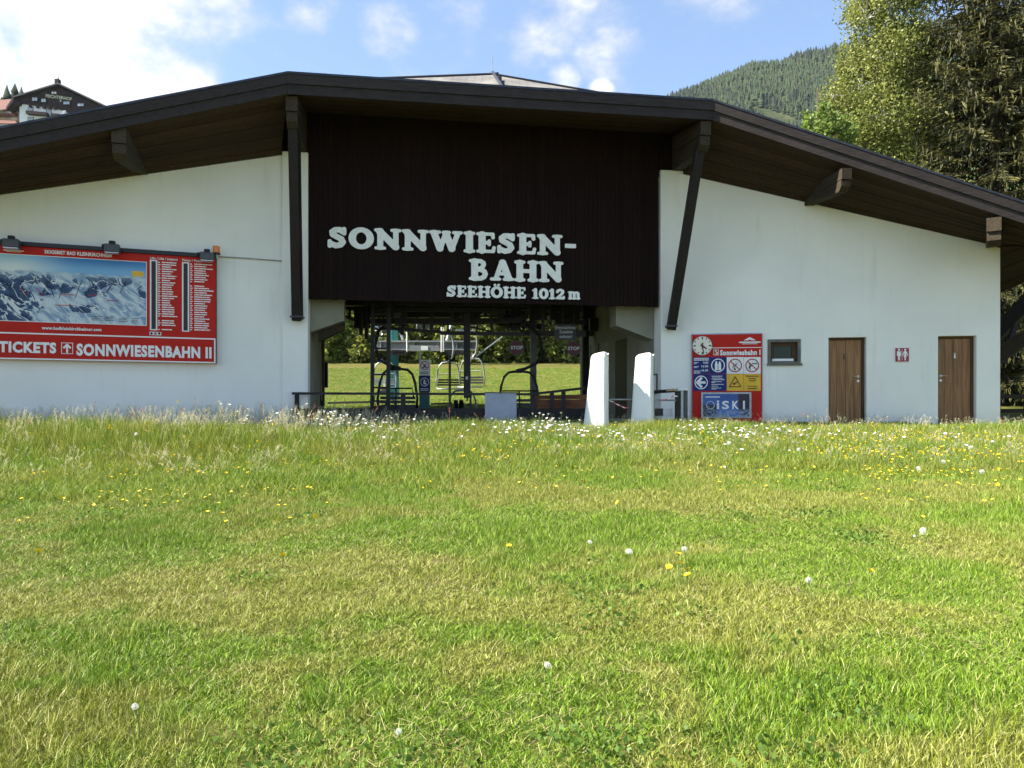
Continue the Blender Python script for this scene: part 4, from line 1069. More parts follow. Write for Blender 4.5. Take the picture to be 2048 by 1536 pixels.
bx(1311, 1326, 817, 832, 17.5, .1, "stripe_block", m_signblack); bx(1326.2, 1345, 816.5, 832, 17.5, .1, "stripe_block", m_white)
def ribbon(pts, w, name, label, mats):
    L = empty(name, tuple(pts[0]), label, "tape"); n = len(pts) - 1
    for i in range(n):
        a, b = Vector(pts[i]), Vector(pts[i + 1]); MB().slab([a, b, b + Vector((0, .01, w)), a + Vector((0, .01, w))], .003, Vector((0, 1, 0))).build("tape_band", mats[i % 2], L)
ribbon([W(x, y, 16.9) for x, y in ((1219, 802), (1226, 805), (1233, 809.5), (1239, 812), (1245, 815), (1250, 817), (1257, 816))], .028, "barrier_tape", "red and white tape sagging between the two white covers", [m_white, m_tape])
ribbon([W(x, y, 17.25) for x, y in ((1327, 802), (1335, 799.5), (1342, 797), (1348, 793), (1355, 794))], .028, "barrier_tape", "red and white tape tied to the black barrier frame", [m_tape, m_white])

# ------------------------------------------------------------------ lift machinery inside the hall
ld = empty("lift_drive", tuple(W(900, 640, 22)), "black drive frame and catwalk of the chairlift hanging under the hall ceiling", "lift machinery")
def px_bar(a, b, d, w, h, nm, mat=None, par=None, d2=None): return MB().bar(W(*a, d), W(*b, d2 or d), w, h, (0, 1, 0) if abs(a[0] - b[0]) < abs(a[1] - b[1]) else (0, 0, 1)).build(nm, mat or m_black, par or ld)
px_bar((738, 643), (1045, 641), 21.2, .12, .135, "girder"); px_bar((770, 656), (882, 664), 20.8, .08, .08, "girder"); px_bar((882, 666), (1045, 668), 20.8, .08, .10, "girder")
px_bar((690, 604), (1060, 606), 20.0, .2, .2, "girder"); px_bar((740, 618), (1010, 622), 20.4, .12, .10, "girder"); px_bar((740, 630), (905, 629), 21.6, .3, .17, "girder")
for x0, x1, y0, y1 in ((864, 863, 606, 664), (981, 984, 606, 667), (906, 905, 604, 640), (1003, 1003, 600, 640), (1085, 1086, 600, 664), (722, 722, 604, 690 - 20), (733, 733, 604, 678)):
    px_bar((x0, y0), (x1, y1), 20.9, .09, .10, "hanger")
def plate(x0, x1, y0, y1, d, nm="plate", mat=None, dp=.15): MB().slab([W(x0, y1, d), W(x1, y1, d), W(x1, y0, d), W(x0, y0, d)], dp, INW).build(nm, mat or m_black, ld)
plate(708, 740, 604, 686 - 30, 21.9); plate(745, 827, 626, 642, 22.4); plate(925, 960, 606, 646, 21.4); plate(998, 1022, 628, 652, 21.9); plate(1022, 1042, 604, 660, 21.8, dp=.3); plate(1060, 1094, 604, 640, 21.7); plate(1100, 1160, 604, 640, 22.2); plate(1110, 1175, 640, 649, 22.2)
plate(790, 812, 604, 650, 20.6, dp=.4); plate(1162, 1230, 604, 672, 25.2, mat=m_darkgrey)
plate(1180, 1205, 636, 661, 24.6, "cabinet"); plate(1222, 1232, 640, 655, 24.4, "cabinet", m_strut)
px_bar((872, 604), (965, 627), 21.8, .05, .06, "diagonal", m_strut); px_bar((812, 608), (930, 626), 22.2, .04, .05, "diagonal", m_strut); px_bar((985, 625), (1032, 614), 21.9, .04, .05, "diagonal", m_strut); px_bar((1140, 646), (1170, 632), 21.6, .04, .04, "diagonal", m_strut)
px_bar((690, 611), (712, 611), 21.9, .05, .05, "pipe", m_galv); px_bar((725, 613), (790, 613), 22.1, .05, .05, "pipe", m_galv); px_bar((690, 620), (712, 620), 22, .04, .04, "pipe", m_galv); px_bar((735, 621), (800, 622), 22.2, .03, .03, "pipe", m_darkgrey)
px_bar((1092, 624), (1122, 624), 22, .03, .03, "pipe", m_darkgrey)
px_bar((934, 606), (934, 796), 20.8, .17, .17, "hanging_post"); plate(930, 941, 702, 794, 20.7, "control_box", m_black, .2); px_bar((934.5, 795), (934.5, 802), 20.8, .04, .04, "pipe")
MB().slab([W(931.5, 753, 20.68), W(936, 753, 20.68), W(936, 759, 20.68), W(931.5, 759, 20.68)], .01, INW).build("indicator", m_galv, ld)
for x, y0, y1, lean in ((700, 612, 640, 0), (757, 606, 655, 2), (768, 604, 650, -2), (832, 606, 643, 3), (850, 640, 664, -3), (895, 640, 665, 2), (955, 640, 667, -2), (1015, 641, 667, 2), (1030, 604, 640, 3), (1052, 606, 660, -3), (1100, 604, 650, 2), (1126, 604, 648, 0), (1150, 604, 660, -3)):
    px_bar((x, y0), (x + lean, y1), 21.3, .05, .06, "hanger")
for a_, b_ in (((690, 632), (760, 660)), ((760, 660), (830, 640)), ((905, 645), (985, 664)), ((985, 645), (1048, 662)), ((1080, 640), (1125, 612)), ((1128, 640), (1165, 620)), ((880, 612), (945, 640))):
    px_bar(a_, b_, 21.9, .035, .045, "diagonal", m_strut)
for i_, x in enumerate((1008, 1020, 1034, 1048, 1063, 1078)): MB().disc(W(x, 648 + (i_ % 2) * 5, 22.2), (0.2, -1, 0), .085, .09, 12).build("pulley", m_rubber, ld)
for y_, x0, x1 in ((652, 690, 742), (646, 760, 842), (637, 940, 1010), (657, 1086, 1130)): px_bar((x0, y_), (x1, y_ + 2), 21.5, .02, .02, "cable", m_rubber)
px_bar((812, 604), (806, 660), 20.9, .12, .12, "hanger"); px_bar((796, 655), (806, 668), 20.8, .12, .10, "hanger")
plate(760, 778, 600, 632, 22.0, "motor_box"); plate(884, 896, 604, 634, 21.9, "motor_box"); plate(1132, 1150, 604, 646, 22.3, "motor_box"); plate(968, 974, 604, 632, 22.2, "hanger")
bw = MB(); ctr = W(905, 632, 23.6); rr = 1.75
bw.tube([ctr + Vector((rr * math.cos(a), rr * math.sin(a), 0)) for a in np.linspace(0, 2 * math.pi, 41)[:-1]], .09, 8, True)
for a in np.linspace(0, 2 * math.pi, 9)[:-1]: bw.bar(ctr, ctr + Vector((rr * math.cos(a), rr * math.sin(a), 0)), .07, .07)
bw.disc(ctr - ZUP * .2, ZUP, .22, .5, 16); bw.build("bullwheel", m_darkgrey, ld)
for x, y in ((1030, 640), (1047, 646), (1062, 652), (1050, 632)): MB().disc(W(x, y, 21.6), (0, -1, 0), .10, .06, 14).build("pulley", m_black, ld)
px_bar((1040, 650), (1072, 638), 21.7, .04, .05, "diagonal"); px_bar((1046, 660), (1066, 640), 21.9, .03, .04, "diagonal"); px_bar((1110, 638), (1114, 652), 21.9, .02, .02, "diagonal")
# ladder
la = empty("steel_ladder", tuple(W(761, 828, 19.6)), "black steel ladder standing up into the lift machinery", "ladder")
px_bar((746, 606), (744, 829), 19.6, .09, .06, "rail", m_black, la); px_bar((778, 606), (776, 829), 19.6, .10, .06, "rail", m_black, la)
for y in (628, 650, 672, 697, 723, 749, 775, 802): px_bar((745, y), (777, y), 19.6, .04, .045, "rung", m_black, la)
# STOP discs and the text plate
def octagon(px, py, r, d, label):
    c = W(px, py, d); o = empty("stop_sign", tuple(c), label, "sign", "stop signs in the hall")
    def oc(rad, y, th, m, nm): MB().prism([c + Vector((rad * math.cos(a), y, rad * math.sin(a))) for a in [math.pi / 8 + k * math.pi / 4 for k in range(8)]], Vector((0, th, 0))).build(nm, m, o)
    rm = r / F * d * 1.08
    oc(rm, 0, .012, m_darkgrey, "edge"); oc(rm * .93, -.006, .005, flat("stop_red_shaded", (.075, .006, .007), .5), "plate")  # plate red darkened, letters below greyed: dim backlit hall put into the colours
    me = text_mesh("STOP", .03, .004); a, b, c0, c1_ = bounds(me)
    put_flat(me, "lettering", m_galv, o, c + Vector((-rm * .76, -.010, -rm * .22)), (1, 0, 0), ZUP, rm * 1.52 / (b - a), rm * .46 / (c1_ - c0), 1, a, c0)
    px_bar((px, py - r), (px, py - r - 22), d + .05, .03, .03, "hanger", m_black, o)
octagon(1033.5, 695.5, 14.6, 21.0, "dark red octagonal STOP sign left of the grey hall post")
octagon(1147.5, 697, 14.2, 21.0, "dark red octagonal STOP sign under the black text plate")
tpn = empty("text_plate", tuple(W(1130, 664, 20.9)), "black plate with white boarding warning above the right STOP sign", "sign")
MB().slab([W(1109, 680, 20.9), W(1152, 680, 20.9), W(1152, 648, 20.9), W(1109, 648, 20.9)], .015, (0, 1, 0)).build("plate", m_signblack, tpn)
for s_, xa, xb, y0 in (("Eigenmächtiges", 1110.5, 1151, 651.5), ("Zusteigen", 1118.5, 1145, 660), ("verboten!", 1118.5, 1144.5, 669.5)):
    me = text_mesh(s_, .02, .003); a, b, c0, c1_ = bounds(me); A = W(xa, y0 + 6.5, 20.89); k = (xb - xa) / F * 20.89 / (b - a)
    put_flat(me, "lettering", m_galv, tpn, A, (1, 0, 0), ZUP, k, .092 / .72, 1, a, 0)
# teal post with two signs
tp = empty("sign_post", tuple(W(848, 828, 22)), "teal post carrying a white prohibition sign over a blue safety-bar sign", "sign")
MB().slab([W(838.5, 832, 22), W(857.5, 832, 22), W(857.5, 722, 22), W(838.5, 722, 22)], .28, (0, 1, 0)).build("post", m_teal, tp, bevel=.01)
px_bar((840, 724), (840, 704), 21.9, .04, .04, "hanger", m_galv, tp)
def wplate(x0, x1, y0, y1, d, mat, nm): return MB().slab([W(x0, y1, d), W(x1, y1, d), W(x1, y0, d), W(x0, y0, d)], .01, (0, 1, 0)).build(nm, mat, tp)
w1 = wplate(838.2, 860.5, 719.5, 751, 21.95, m_white, "prohibition_plate"); w2 = wplate(837.5, 860.5, 751.4, 783.5, 21.95, m_signblue, "blue_plate")
def wsym(me, x0, x1, y0, y1, d, mat, par, nm): put_flat(me, nm, mat, par, W(x0, y1, d), (1, 0, 0), ZUP, (x1 - x0) / F * d, (y1 - y0) / F * d, .004)
wsym(rs([S(.40, .34, .58, .60, .05), ('o', .36, .30, .07, .07, 0, 0), S(.5, .42, .66, .30, .04)]), 838.5, 860, 720, 742, 21.945, m_signblack, w1, "figure"); wsym(rs(slash), 838.5, 860, 720, 742, 21.94, m_redring, w1, "ban_ring")
for y in (743.5, 746.5): MB().slab([W(841, y + 1.2, 21.945), W(857, y + 1.2, 21.945), W(857, y, 21.945), W(841, y, 21.945)], .003, (0, -1, 0)).build("text_line", m_signblack, w1)
wsym(rs(ring), 838.5, 860, 753, 775, 21.945, m_white, w2, "ring"); wsym(rs([('o', .48, .66, .07, .07, 0, 0), S(.46, .54, .44, .38, .07), S(.44, .36, .62, .34, .05), S(.62, .34, .62, .22, .04), S(.66, .60, .52, .30, .025)]), 838.5, 860, 753, 775, 21.945, m_white, w2, "figure")
for y in (777, 780): MB().slab([W(841, y + 1.2, 21.945), W(857, y + 1.2, 21.945), W(857, y, 21.945), W(841, y, 21.945)], .003, (0, -1, 0)).build("text_line", m_white, w2)
# slim olive pole
MB().tube([W(899.5, 826, 27), W(899.5, 713, 27)], .045, 8).build("slim_pole", flat("olive_paint", (.20, .21, .11), .6), None, "slim olive pole in front of the hanging silver chair", "pole", loc=tuple(W(899.5, 826, 27)))

# ------------------------------------------------------------------ pylon behind the hall
pd = 37.0
py_ = empty("lift_pylon", tuple(W(788, 806, pd)), "teal chairlift pylon with wide galvanised cross arm behind the hall", "pylon")
def pbx(x0, x1, y0, y1, dd, dp, nm, mat): return MB().slab([W(x0, y1, pd + dd), W(x1, y1, pd + dd), W(x1, y0, pd + dd), W(x0, y0, pd + dd)], dp, (0, 1, 0)).build(nm, mat, py_)
MB().hexa([W(779, 816, pd), W(799, 816, pd), W(799, 816, pd + .5), W(779, 816, pd + .5), W(782, 655, pd), W(796, 655, pd), W(796, 655, pd + .4), W(782, 655, pd + .4)]).build("mast", m_teal, py_, bevel=.02)
arm = pbx(742, 954, 681, 684, -.3, .5, "cross_arm", m_galv)
pbx(742, 954, 697.5, 700, -.3, .5, "cross_arm_flange", m_galv); pbx(742, 954, 684.2, 697.3, -.02, .04, "cross_arm_web", m_galv)
for x in (760, 826, 873, 912, 936): pbx(x, x + 2, 684.2, 697.3, -.28, .25, "stiffener", m_galv)
pl_ = pbx(819.5, 878.5, 691, 702, -.75, .06, "walkway_plate", m_galv)
MB().slab([W(842, 700.5, pd - .76), W(856, 700.5, pd - .76), W(856, 692, pd - .76), W(842, 692, pd - .76)], .01, (0, -1, 0)).build("number_plate", m_white, pl_)
for x, y0 in ((814, 664), (883, 654), (887, 655)): MB().tube([W(x, 704, pd - .5), W(x, y0, pd - .5)], .03, 6).build("guard_post", m_white, py_)
MB().tube([W(800, 662, pd), W(806, 680, pd)], .07, 6).build("brace", m_galv, py_); MB().tube([W(894, 681, pd), W(905, 640, pd)], .09, 6).build("brace", m_galv, py_)
for x0, x1 in ((784, 812), (890, 925)):
    MB().tube([W(x0, 700, pd - .6), W(x1, 701, pd - .6)], .05, 6).build("sheave_beam", m_darkgrey, py_)
    for x in np.linspace(x0 + 2, x1 - 2, 5): MB().disc(W(x, 706, pd - .6), (0, -1, 0), .11, .08, 14).build("sheave", m_rubber, py_)
MB().tube([W(912, 660, pd), W(952, 663, pd + 1)], .05, 6).build("arm_tube", m_galv, py_)
MB().tube([W(952, 713, 30), W(1004, 674, 33)], .03, 6).build("stay_rod", m_galv, None, "slanting grey rod beside the hanging black post", "rod", loc=tuple(W(952, 713, 30)))

# ------------------------------------------------------------------ chairs
def chair(px, ytop, d, wpx, label, mat_frame, rot=0.0, hang=True, seatmat=None, name="chairlift_chair", hlean=-.35, back=True):
    """double chair: bail loop, slatted seat and back, footrest bar and hanger; px = middle, ytop = top of the bail"""
    w = wpx / F * d / 2; top = W(px, ytop, d); h = w * 2.35
    o = empty(name, tuple(top), label, "chairlift chair", "chairs of the chairlift")
    co, si = math.cos(rot), math.sin(rot)
    def L(x, y, z): return top + Vector((x * co - y * si, x * si + y * co, z))
    for_b = [(-.92, -.86), (-.97, -.62), (-.86, -.30), (-.72, -.12), (-.5, -.03), (0, 0), (.5, -.03), (.72, -.12), (.86, -.30), (.97, -.62), (.92, -.86)]
    r = .036 if d < 25 else .034
    MB().tube([L(x * w, 0, z * h) for x, z in for_b], r, 8).build("bail", mat_frame, o, smooth=True)
    sm = seatmat or m_seat
    for k in range(4): MB().box(L(0, -.08 - k * .10, -.90 * h - .01 * k), w * 1.75, .085, .03, rot).build("seat_slat", sm, o)
    if back:
        for k in range(3): MB().box(L(0, .02 + k * .02, (-.78 + k * .085) * h), w * 1.72, .03, .075, rot).build("back_slat", sm, o)
    MB().tube([L(-.92 * w, 0, -.86 * h), L(-.90 * w, -.44, -.93 * h), L(.90 * w, -.44, -.93 * h), L(.92 * w, 0, -.86 * h)], r * .8, 8).build("seat_frame", mat_frame, o, smooth=True)
    MB().tube([L(-.86 * w, -.3, -.42 * h - .25), L(-.8 * w, -.32, -.42 * h), L(.8 * w, -.32, -.42 * h), L(.86 * w, -.3, -.42 * h - .25)], r * .6, 6).build("safety_bar", mat_frame, o)
    MB().tube([L(0, -.3, -.42 * h), L(.02, -.35, -.78 * h), L(0, -.5, -1.05 * h)], r * .6, 6).build("centre_rod", mat_frame, o)
    MB().box(L(0, 0, .0), .16, .12, .11, rot).build("bail_joint", m_strut if mat_frame == m_black else m_galv, o)
    if hang:
        hl = hlean
        MB().tube([L(0, 0, .03), L(hl * .3, 0, .06), L(hl * .9, 0, .22), L(hl * 1.15, 0, .6), L(hl, 0, 1.0), L(hl * .4, 0, 1.28), L(hl * .1, 0, 1.36)], r * 1.2, 8).build("hanger", mat_frame, o, smooth=True)
        MB().box(L(0, 0, 1.42), .20, .18, .14, rot).build("grip", m_darkgrey, o)
    return o
chair(795, 737, 20.6, 82, "black double chair hanging just behind the steel ladder", m_black, .0, hlean=-.52)
chair(1038, 742, 21.4, 82, "black double chair hanging behind the grey hall post", m_black, .0, hlean=.55)
chair(897, 724, 35.0, 50, "silver double chair hanging behind the slim olive pole", m_galv, .15, hlean=.2)
chair(944, 716, 33.0, 54, "silver double chair half hidden by the hanging black post", m_galv, -.2, hlean=.2)
chair(769, 724, 36.0, 48, "silver double chair seen through the ladder in front of the teal pylon", m_galv, .1, seatmat=m_panelgrey, hlean=-.3)
chair(848, 629, 52.0, 30, "small silver chair up on the rope above the cross arm", m_galv, .1, hang=False)
chair(762, 626, 47.0, 34, "small pale chair on the rope behind the ladder's top", m_galv, .2, seatmat=m_panelgrey, hang=False)
chair(925, 780, 27.0, 60, "low silver chair parked behind the railing under the black post", m_galv, .1, hang=False)
chair(768, 782, 26.0, 46, "low silver chair parked behind the railing at the ladder's foot", m_galv, .3, hang=False)
# tyre conveyor and ground bar behind the rail
gb = empty("boarding_mat", tuple(W(800, 822, 25)), "dark low boarding deck with rubber rollers behind the railing", "deck")
MB().slab([W(744, 824, 24.5), W(830, 824, 24.5), W(830, 812, 24.5), W(744, 812, 24.5)], .9, (0, 1, 0)).build("deck_frame", m_darkgrey, gb)
for x in (908, 919): MB().disc(W(x, 810, 26), (1, .2, 0), .17, .12, 18).build("tyre", m_rubber, gb)
MB().bar(W(655, 806, 29), W(742, 804, 29), .06, .08).build("low_rail", m_darkgrey, gb); MB().bar(W(862, 808, 27), W(905, 806, 27), .06, .06).build("low_rail", m_darkgrey, gb)
# ------------------------------------------------------------------ scattering by instancing (grass, forest): points made here, copies made by geometry nodes
def scatter(name, pts, rot, scl, idx, protos, kind='stuff', label=None, tint=None):
    me = bpy.data.meshes.new(name); me.from_pydata([], [], []); n = len(pts)
    me.vertices.add(n); me.vertices.foreach_set('co', np.asarray(pts, dtype=np.float32).ravel())
    a = me.attributes.new('rt', 'FLOAT_VECTOR', 'POINT'); a.data.foreach_set('vector', np.asarray(rot, dtype=np.float32).ravel())
    a = me.attributes.new('sc', 'FLOAT_VECTOR', 'POINT'); a.data.foreach_set('vector', np.asarray(scl, dtype=np.float32).ravel())
    a = me.attributes.new('ix', 'INT', 'POINT'); a.data.foreach_set('value', np.asarray(idx, dtype=np.int32))
    a = me.attributes.new('tint', 'FLOAT', 'POINT'); a.data.foreach_set('value', np.asarray(tint if tint is not None else np.zeros(n), dtype=np.float32))
    order = sorted(range(len(protos)), key=lambda i: protos[i].name)      # a collection hands its members out by name
    idx = np.argsort(order)[np.asarray(idx)]; a = me.attributes['ix']; a.data.foreach_set('value', idx.astype(np.int32))
    col = bpy.data.collections.new(name + "_kinds")
    for p in protos: col.objects.link(p)
    ng = bpy.data.node_groups.new(name + "_nodes", 'GeometryNodeTree')
    ng.interface.new_socket('Geometry', in_out='INPUT', socket_type='NodeSocketGeometry'); ng.interface.new_socket('Geometry', in_out='OUTPUT', socket_type='NodeSocketGeometry')
    N, K = ng.nodes, ng.links
    gi, go = N.new('NodeGroupInput'), N.new('NodeGroupOutput')
    ci = N.new('GeometryNodeCollectionInfo'); ci.inputs['Collection'].default_value = col; ci.inputs['Separate Children'].default_value = True; ci.inputs['Reset Children'].default_value = True
    ip = N.new('GeometryNodeInstanceOnPoints'); ip.inputs['Pick Instance'].default_value = True
    def at(nm, ty):
        x = N.new('GeometryNodeInputNamedAttribute'); x.data_type = ty; x.inputs['Name'].default_value = nm; return x.outputs['Attribute']
    K.new(gi.outputs[0], ip.inputs['Points']); K.new(ci.outputs[0], ip.inputs['Instance'])
    K.new(at('ix', 'INT'), ip.inputs['Instance Index']); K.new(at('rt', 'FLOAT_VECTOR'), ip.inputs['Rotation']); K.new(at('sc', 'FLOAT_VECTOR'), ip.inputs['Scale'])
    K.new(ip.outputs[0], go.inputs[0])
    o = link(name, me, None, kind=kind, label=label)
    m = o.modifiers.new("scatter", 'NODES'); m.node_group = ng
    return o
def proto(name, me, mats):
    for m in (mats if isinstance(mats, list) else [mats]): me.materials.append(m)
    return bpy.data.objects.new(name, me)

# ------------------------------------------------------------------ leaf and needle materials
def leaf_mat(name, dark, light, tr=.35, sc=.6, rough=.5):
    def f(t):
        p = t.pos(); r = t.node('ShaderNodeAttribute', attribute_name='rnd').outputs['Fac']
        n = t.noise(p, sc, 4)
        k = t.math('ADD', t.math('MULTIPLY', n, .6), t.math('MULTIPLY', r, .55))
        return t.mix(t.step(k, .25, .85), dark, light)
    return translucent(name, f, rough, tr, .3)
m_birch = leaf_mat("birch_leaves", (.115, .145, .026), (.33, .355, .095), .42)
m_bush = leaf_mat("bush_leaves", (.09, .14, .02), (.32, .37, .07), .45)
m_lime = leaf_mat("lime_leaves", (.10, .17, .028), (.26, .34, .08), .45)
m_spruce = leaf_mat("spruce_needles", (.022, .027, .010), (.155, .150, .046), .15, .8, .6)
m_hedge = leaf_mat("edge_tree_leaves", (.05, .075, .014), (.26, .285, .055), .42, .3)
m_bark = flat("spruce_bark", (.085, .060, .042), .95, 0, .3, 4, .6, 25)
m_birchbark = flat("birch_bark", (.62, .60, .56), .8, 0, .25, 5, .3, 30)

def leaves_mesh(name, centers, size, rs_, droop=0.0, aspect=1.5, updir=.35):
    """one folded quad per leaf at the centres, turned every way"""
    n = len(centers); C = np.asarray(centers)
    a = rs_.normal(size=(n, 3)); a[:, 2] -= droop; a /= np.linalg.norm(a, axis=1)[:, None]
    b = rs_.normal(size=(n, 3)); b[:, 2] += updir; b = b - a * (a * b).sum(1)[:, None]; b /= np.linalg.norm(b, axis=1)[:, None] + 1e-9
    s = (size * rs_.uniform(.6, 1.35, n))[:, None]
    P0 = C - a * s * aspect * .5; P2 = C + a * s * aspect * .5
    nn = np.cross(a, b) * s * .12
    P1 = C + b * s * .5 + nn; P3 = C - b * s * .5 + nn
    V = np.stack([P0, P1, P2, P3], 1).reshape(-1, 3)
    f = np.arange(n * 4).reshape(n, 4)
    return arrmesh(name, V, f, {'rnd': np.repeat(rs_.uniform(0, 1, n), 4)})
def limb_mesh(paths, n=6):
    mb = MB()
    for pts, r0, r1 in paths: mb.tube(pts, r0, n, r1=r1)
    return mb
def wander(a, b, k, amp, rs_):
    a, b = np.array(a, float), np.array(b, float)
    return [Vector(a + (b - a) * t + (rs_.normal(size=3) * amp * math.sin(math.pi * t))) for t in np.linspace(0, 1, k)]

# ------------------------------------------------------------------ the big spruce behind the right end
def spruce(X, d, h, rb, label, seed):
    rs_ = np.random.default_rng(seed); z0 = float(ground_z(X, d)) - .3
    o = empty("spruce_tree", (X, d, z0), label, "tree")
    MB().tube([Vector((X, d, z0)), Vector((X + .05, d, z0 + h * .5)), Vector((X, d, z0 + h))], .38, 10, r1=.03).build("trunk", m_bark, o, smooth=True)
    Cs, Ds, br = [], [], []
    z = 1.2
    while z < h - .4:
        f = 1 - z / h; L = rb * (f ** .72) * rs_.uniform(.85, 1.12); nb = 7 if z < h * .7 else 5; ph = rs_.uniform(0, 6.28)
        for k in range(nb):
            az = ph + 2 * math.pi * k / nb + rs_.uniform(-.25, .25); l = L * rs_.uniform(.75, 1.1); u = np.array([math.cos(az), math.sin(az), 0])
            sag = .10 + .22 * f; m = max(5, int(l / .22)); t = np.linspace(0, 1, m)
            pts = np.array([X, d, z0 + z])[None] + u[None] * (t * l)[:, None]
            pts[:, 2] += -sag * l * np.sin(t * math.pi * .62) + .16 * l * t ** 3
            br.append(([Vector(p) for p in pts[:: max(1, m // 4)]], .045 * f + .02, .008))
            side = np.array([-u[1], u[0], 0])
            for i in range(1, m):
                tt = t[i]
                # side shoots in a fan along the bough, hanging shoots under it
                for sgn in (-1, 1):
                    ll = (.20 + .75 * math.sin(math.pi * min(1, tt * .85 + .12))) * rs_.uniform(.5, 1.1) * min(1, l / 3 + .35)
                    dd = side * sgn * .8 + u * .65 + np.array([0, 0, -.28]); dd /= np.linalg.norm(dd)
                    q = max(2, int(ll / .115))
                    for j in range(1, q + 1):
                        c = pts[i] + dd * ll * j / q + np.array([0, 0, -.10 * (j / q) ** 2 * ll]); Cs.append(c); Ds.append(dd + rs_.normal(size=3) * .25)
                    if rs_.uniform() < .55:
                        hl = rs_.uniform(.2, .75) * (1 if tt > .25 else .5); q = max(2, int(hl / .18)); base = pts[i] + dd * ll * rs_.uniform(.2, 1)
                        for j in range(1, q + 1):
                            Cs.append(base + np.array([rs_.normal() * .03, rs_.normal() * .03, -hl * j / q])); Ds.append(np.array([rs_.normal() * .2, rs_.normal() * .2, -1.0]))
                Cs.append(pts[i]); Ds.append(u + rs_.normal(size=3) * .2)
        z += .52 * (.7 + .5 * f)
    limb_mesh(br, 4).build("bough", m_bark, o, kind="stuff")
    C = np.array(Cs); D = np.array(Ds); D /= np.linalg.norm(D, axis=1)[:, None]; n = len(C)
    # each shoot: two crossed blades tapering to the tip
    a = np.cross(D, rs_.normal(size=(n, 3))); a /= np.linalg.norm(a, axis=1)[:, None]; b = np.cross(D, a)
    L = (.19 * rs_.uniform(.7, 1.4, n))[:, None]; w = (.035 * rs_.uniform(.8, 1.4, n))[:, None]
    V = np.stack([C - D * L * .6 + a * w * .6, C + a * w + D * L * .1, C + D * L, C - a * w + D * L * .1, C - D * L * .6 + b * w * .6, C + b * w + D * L * .1, C + D * L * .9, C - b * w + D * L * .1], 1).reshape(-1, 3)
    f = np.arange(n * 8).reshape(-1, 4); r = rs_.uniform(0, 1, n) * .7 + .3 * (rs_.uniform(0, 1, n) > .8)
    link("crown", arrmesh("spruce_crown", V - np.array([X, d, z0]), f, {'rnd': np.repeat(r, 8)}), m_spruce, o)
    return n
nsp = spruce((1985 - 1024) / F * 31.5, 31.5, 23.5, 6.2, "tall dark spruce with drooping boughs behind the station's right end", 3)

# ------------------------------------------------------------------ deciduous trees: limbs with clouds of leaves
def leafy(name, X, d, h, blobs, nleaf, size, mat, bark, label, seed, r0=.16, group=None, droop=.3, cat="tree"):
    """blobs: (dx, dy, z, rx, ry, rz) leaf clouds round the trunk"""
    rs_ = np.random.default_rng(seed); z0 = float(ground_z(X, d)) - .2
    o = empty(name, (X, d, z0), label, cat, group)
    vols = np.array([b[3] * b[4] * b[5] for b in blobs]) ** .75; cnt = (nleaf * vols / vols.sum()).astype(int)
    paths = [([Vector((X, d, z0)), Vector((X + rs_.normal() * .1, d, z0 + h * .45)), Vector((X + rs_.normal() * .25, d, z0 + h * .92))], r0, .02)]
    cs = []
    for b, c in zip(blobs, cnt):
        ctr = np.array([X + b[0], d + b[1], z0 + b[2]])
        paths.append((wander((X, d, z0 + max(.4, b[2] - b[5] * .9)), ctr, 5, .12, rs_), r0 * .38, .012))
        # inner twig clouds: leaves gather in tufts with gaps between
        nt = max(6, c // 55); tdir = rs_.normal(size=(nt, 3)); tdir /= np.linalg.norm(tdir, axis=1)[:, None]
        tr = rs_.uniform(.35, 1.0, nt) ** .45; tp = ctr + tdir * tr[:, None] * np.array(b[3:6])
        for t in tp[: min(nt, 14)]: paths.append((wander(ctr, t, 4, .06, rs_), .018, .005))
        k = rs_.integers(0, nt, c); sp = min(b[3:6]) * .20
        q = tp[k] + rs_.normal(size=(c, 3)) * sp * np.array([1, 1, 1.25]); cs.append(q)
    limb_mesh(paths, 6).build("trunk", bark, o, smooth=True)
    link("crown", leaves_mesh(name + "_crown", np.concatenate(cs) - np.array([X, d, z0]), size, rs_, droop), mat, o)
    return o
def at_px(px, d): return (px - 1024) / F * d
bd_ = 33.0; bx_ = at_px(1775, bd_)
def pb(px, py, rx, rz, dy=0.0, ry=None, d=bd_, X=bx_): 
    x = at_px(px, d); z = EYE + (HOR - py) / F * d - float(ground_z(X, d)) + .2
    return (x - X, dy, z, rx, ry or rx, rz)
bb = [pb(1735, -40, 1.1, 1.3), pb(1725, 45, .85, 1.1, -.3), pb(1668, 190, .55, .6), pb(1700, 130, .6, .8), pb(1660, 250, .6, .5), pb(1790, 20, 1.3, 1.4, .2), pb(1760, 120, 1.3, 1.2, -.4), pb(1715, 178, 1.05, .9, -.2), pb(1690, 222, .95, .8, .2), pb(1820, 110, 1.4, 1.5, .3), pb(1750, 240, 1.5, 1.2, -.6), pb(1690, 285, 1.0, .8, .1), pb(1820, 250, 1.6, 1.5, .2), pb(1850, 350, 1.4, 1.3, .0), pb(1770, 350, 1.5, 1.2), pb(1800, 480, 1.8, 1.6), pb(1770, 620, 1.8, 1.8), pb(1850, -60, 1.3, 1.2, .6), pb(1780, -130, 1.2, 1.5), pb(1800, -220, .9, 1.4)]
leafy("birch_tree", bx_, bd_, 23.0, bb, 95000, .074, m_birch, m_birchbark, "pale leaved birch with white stem in front of the forested mountain", 21, .2, droop=.5)
lx = at_px(1650, 29.0)
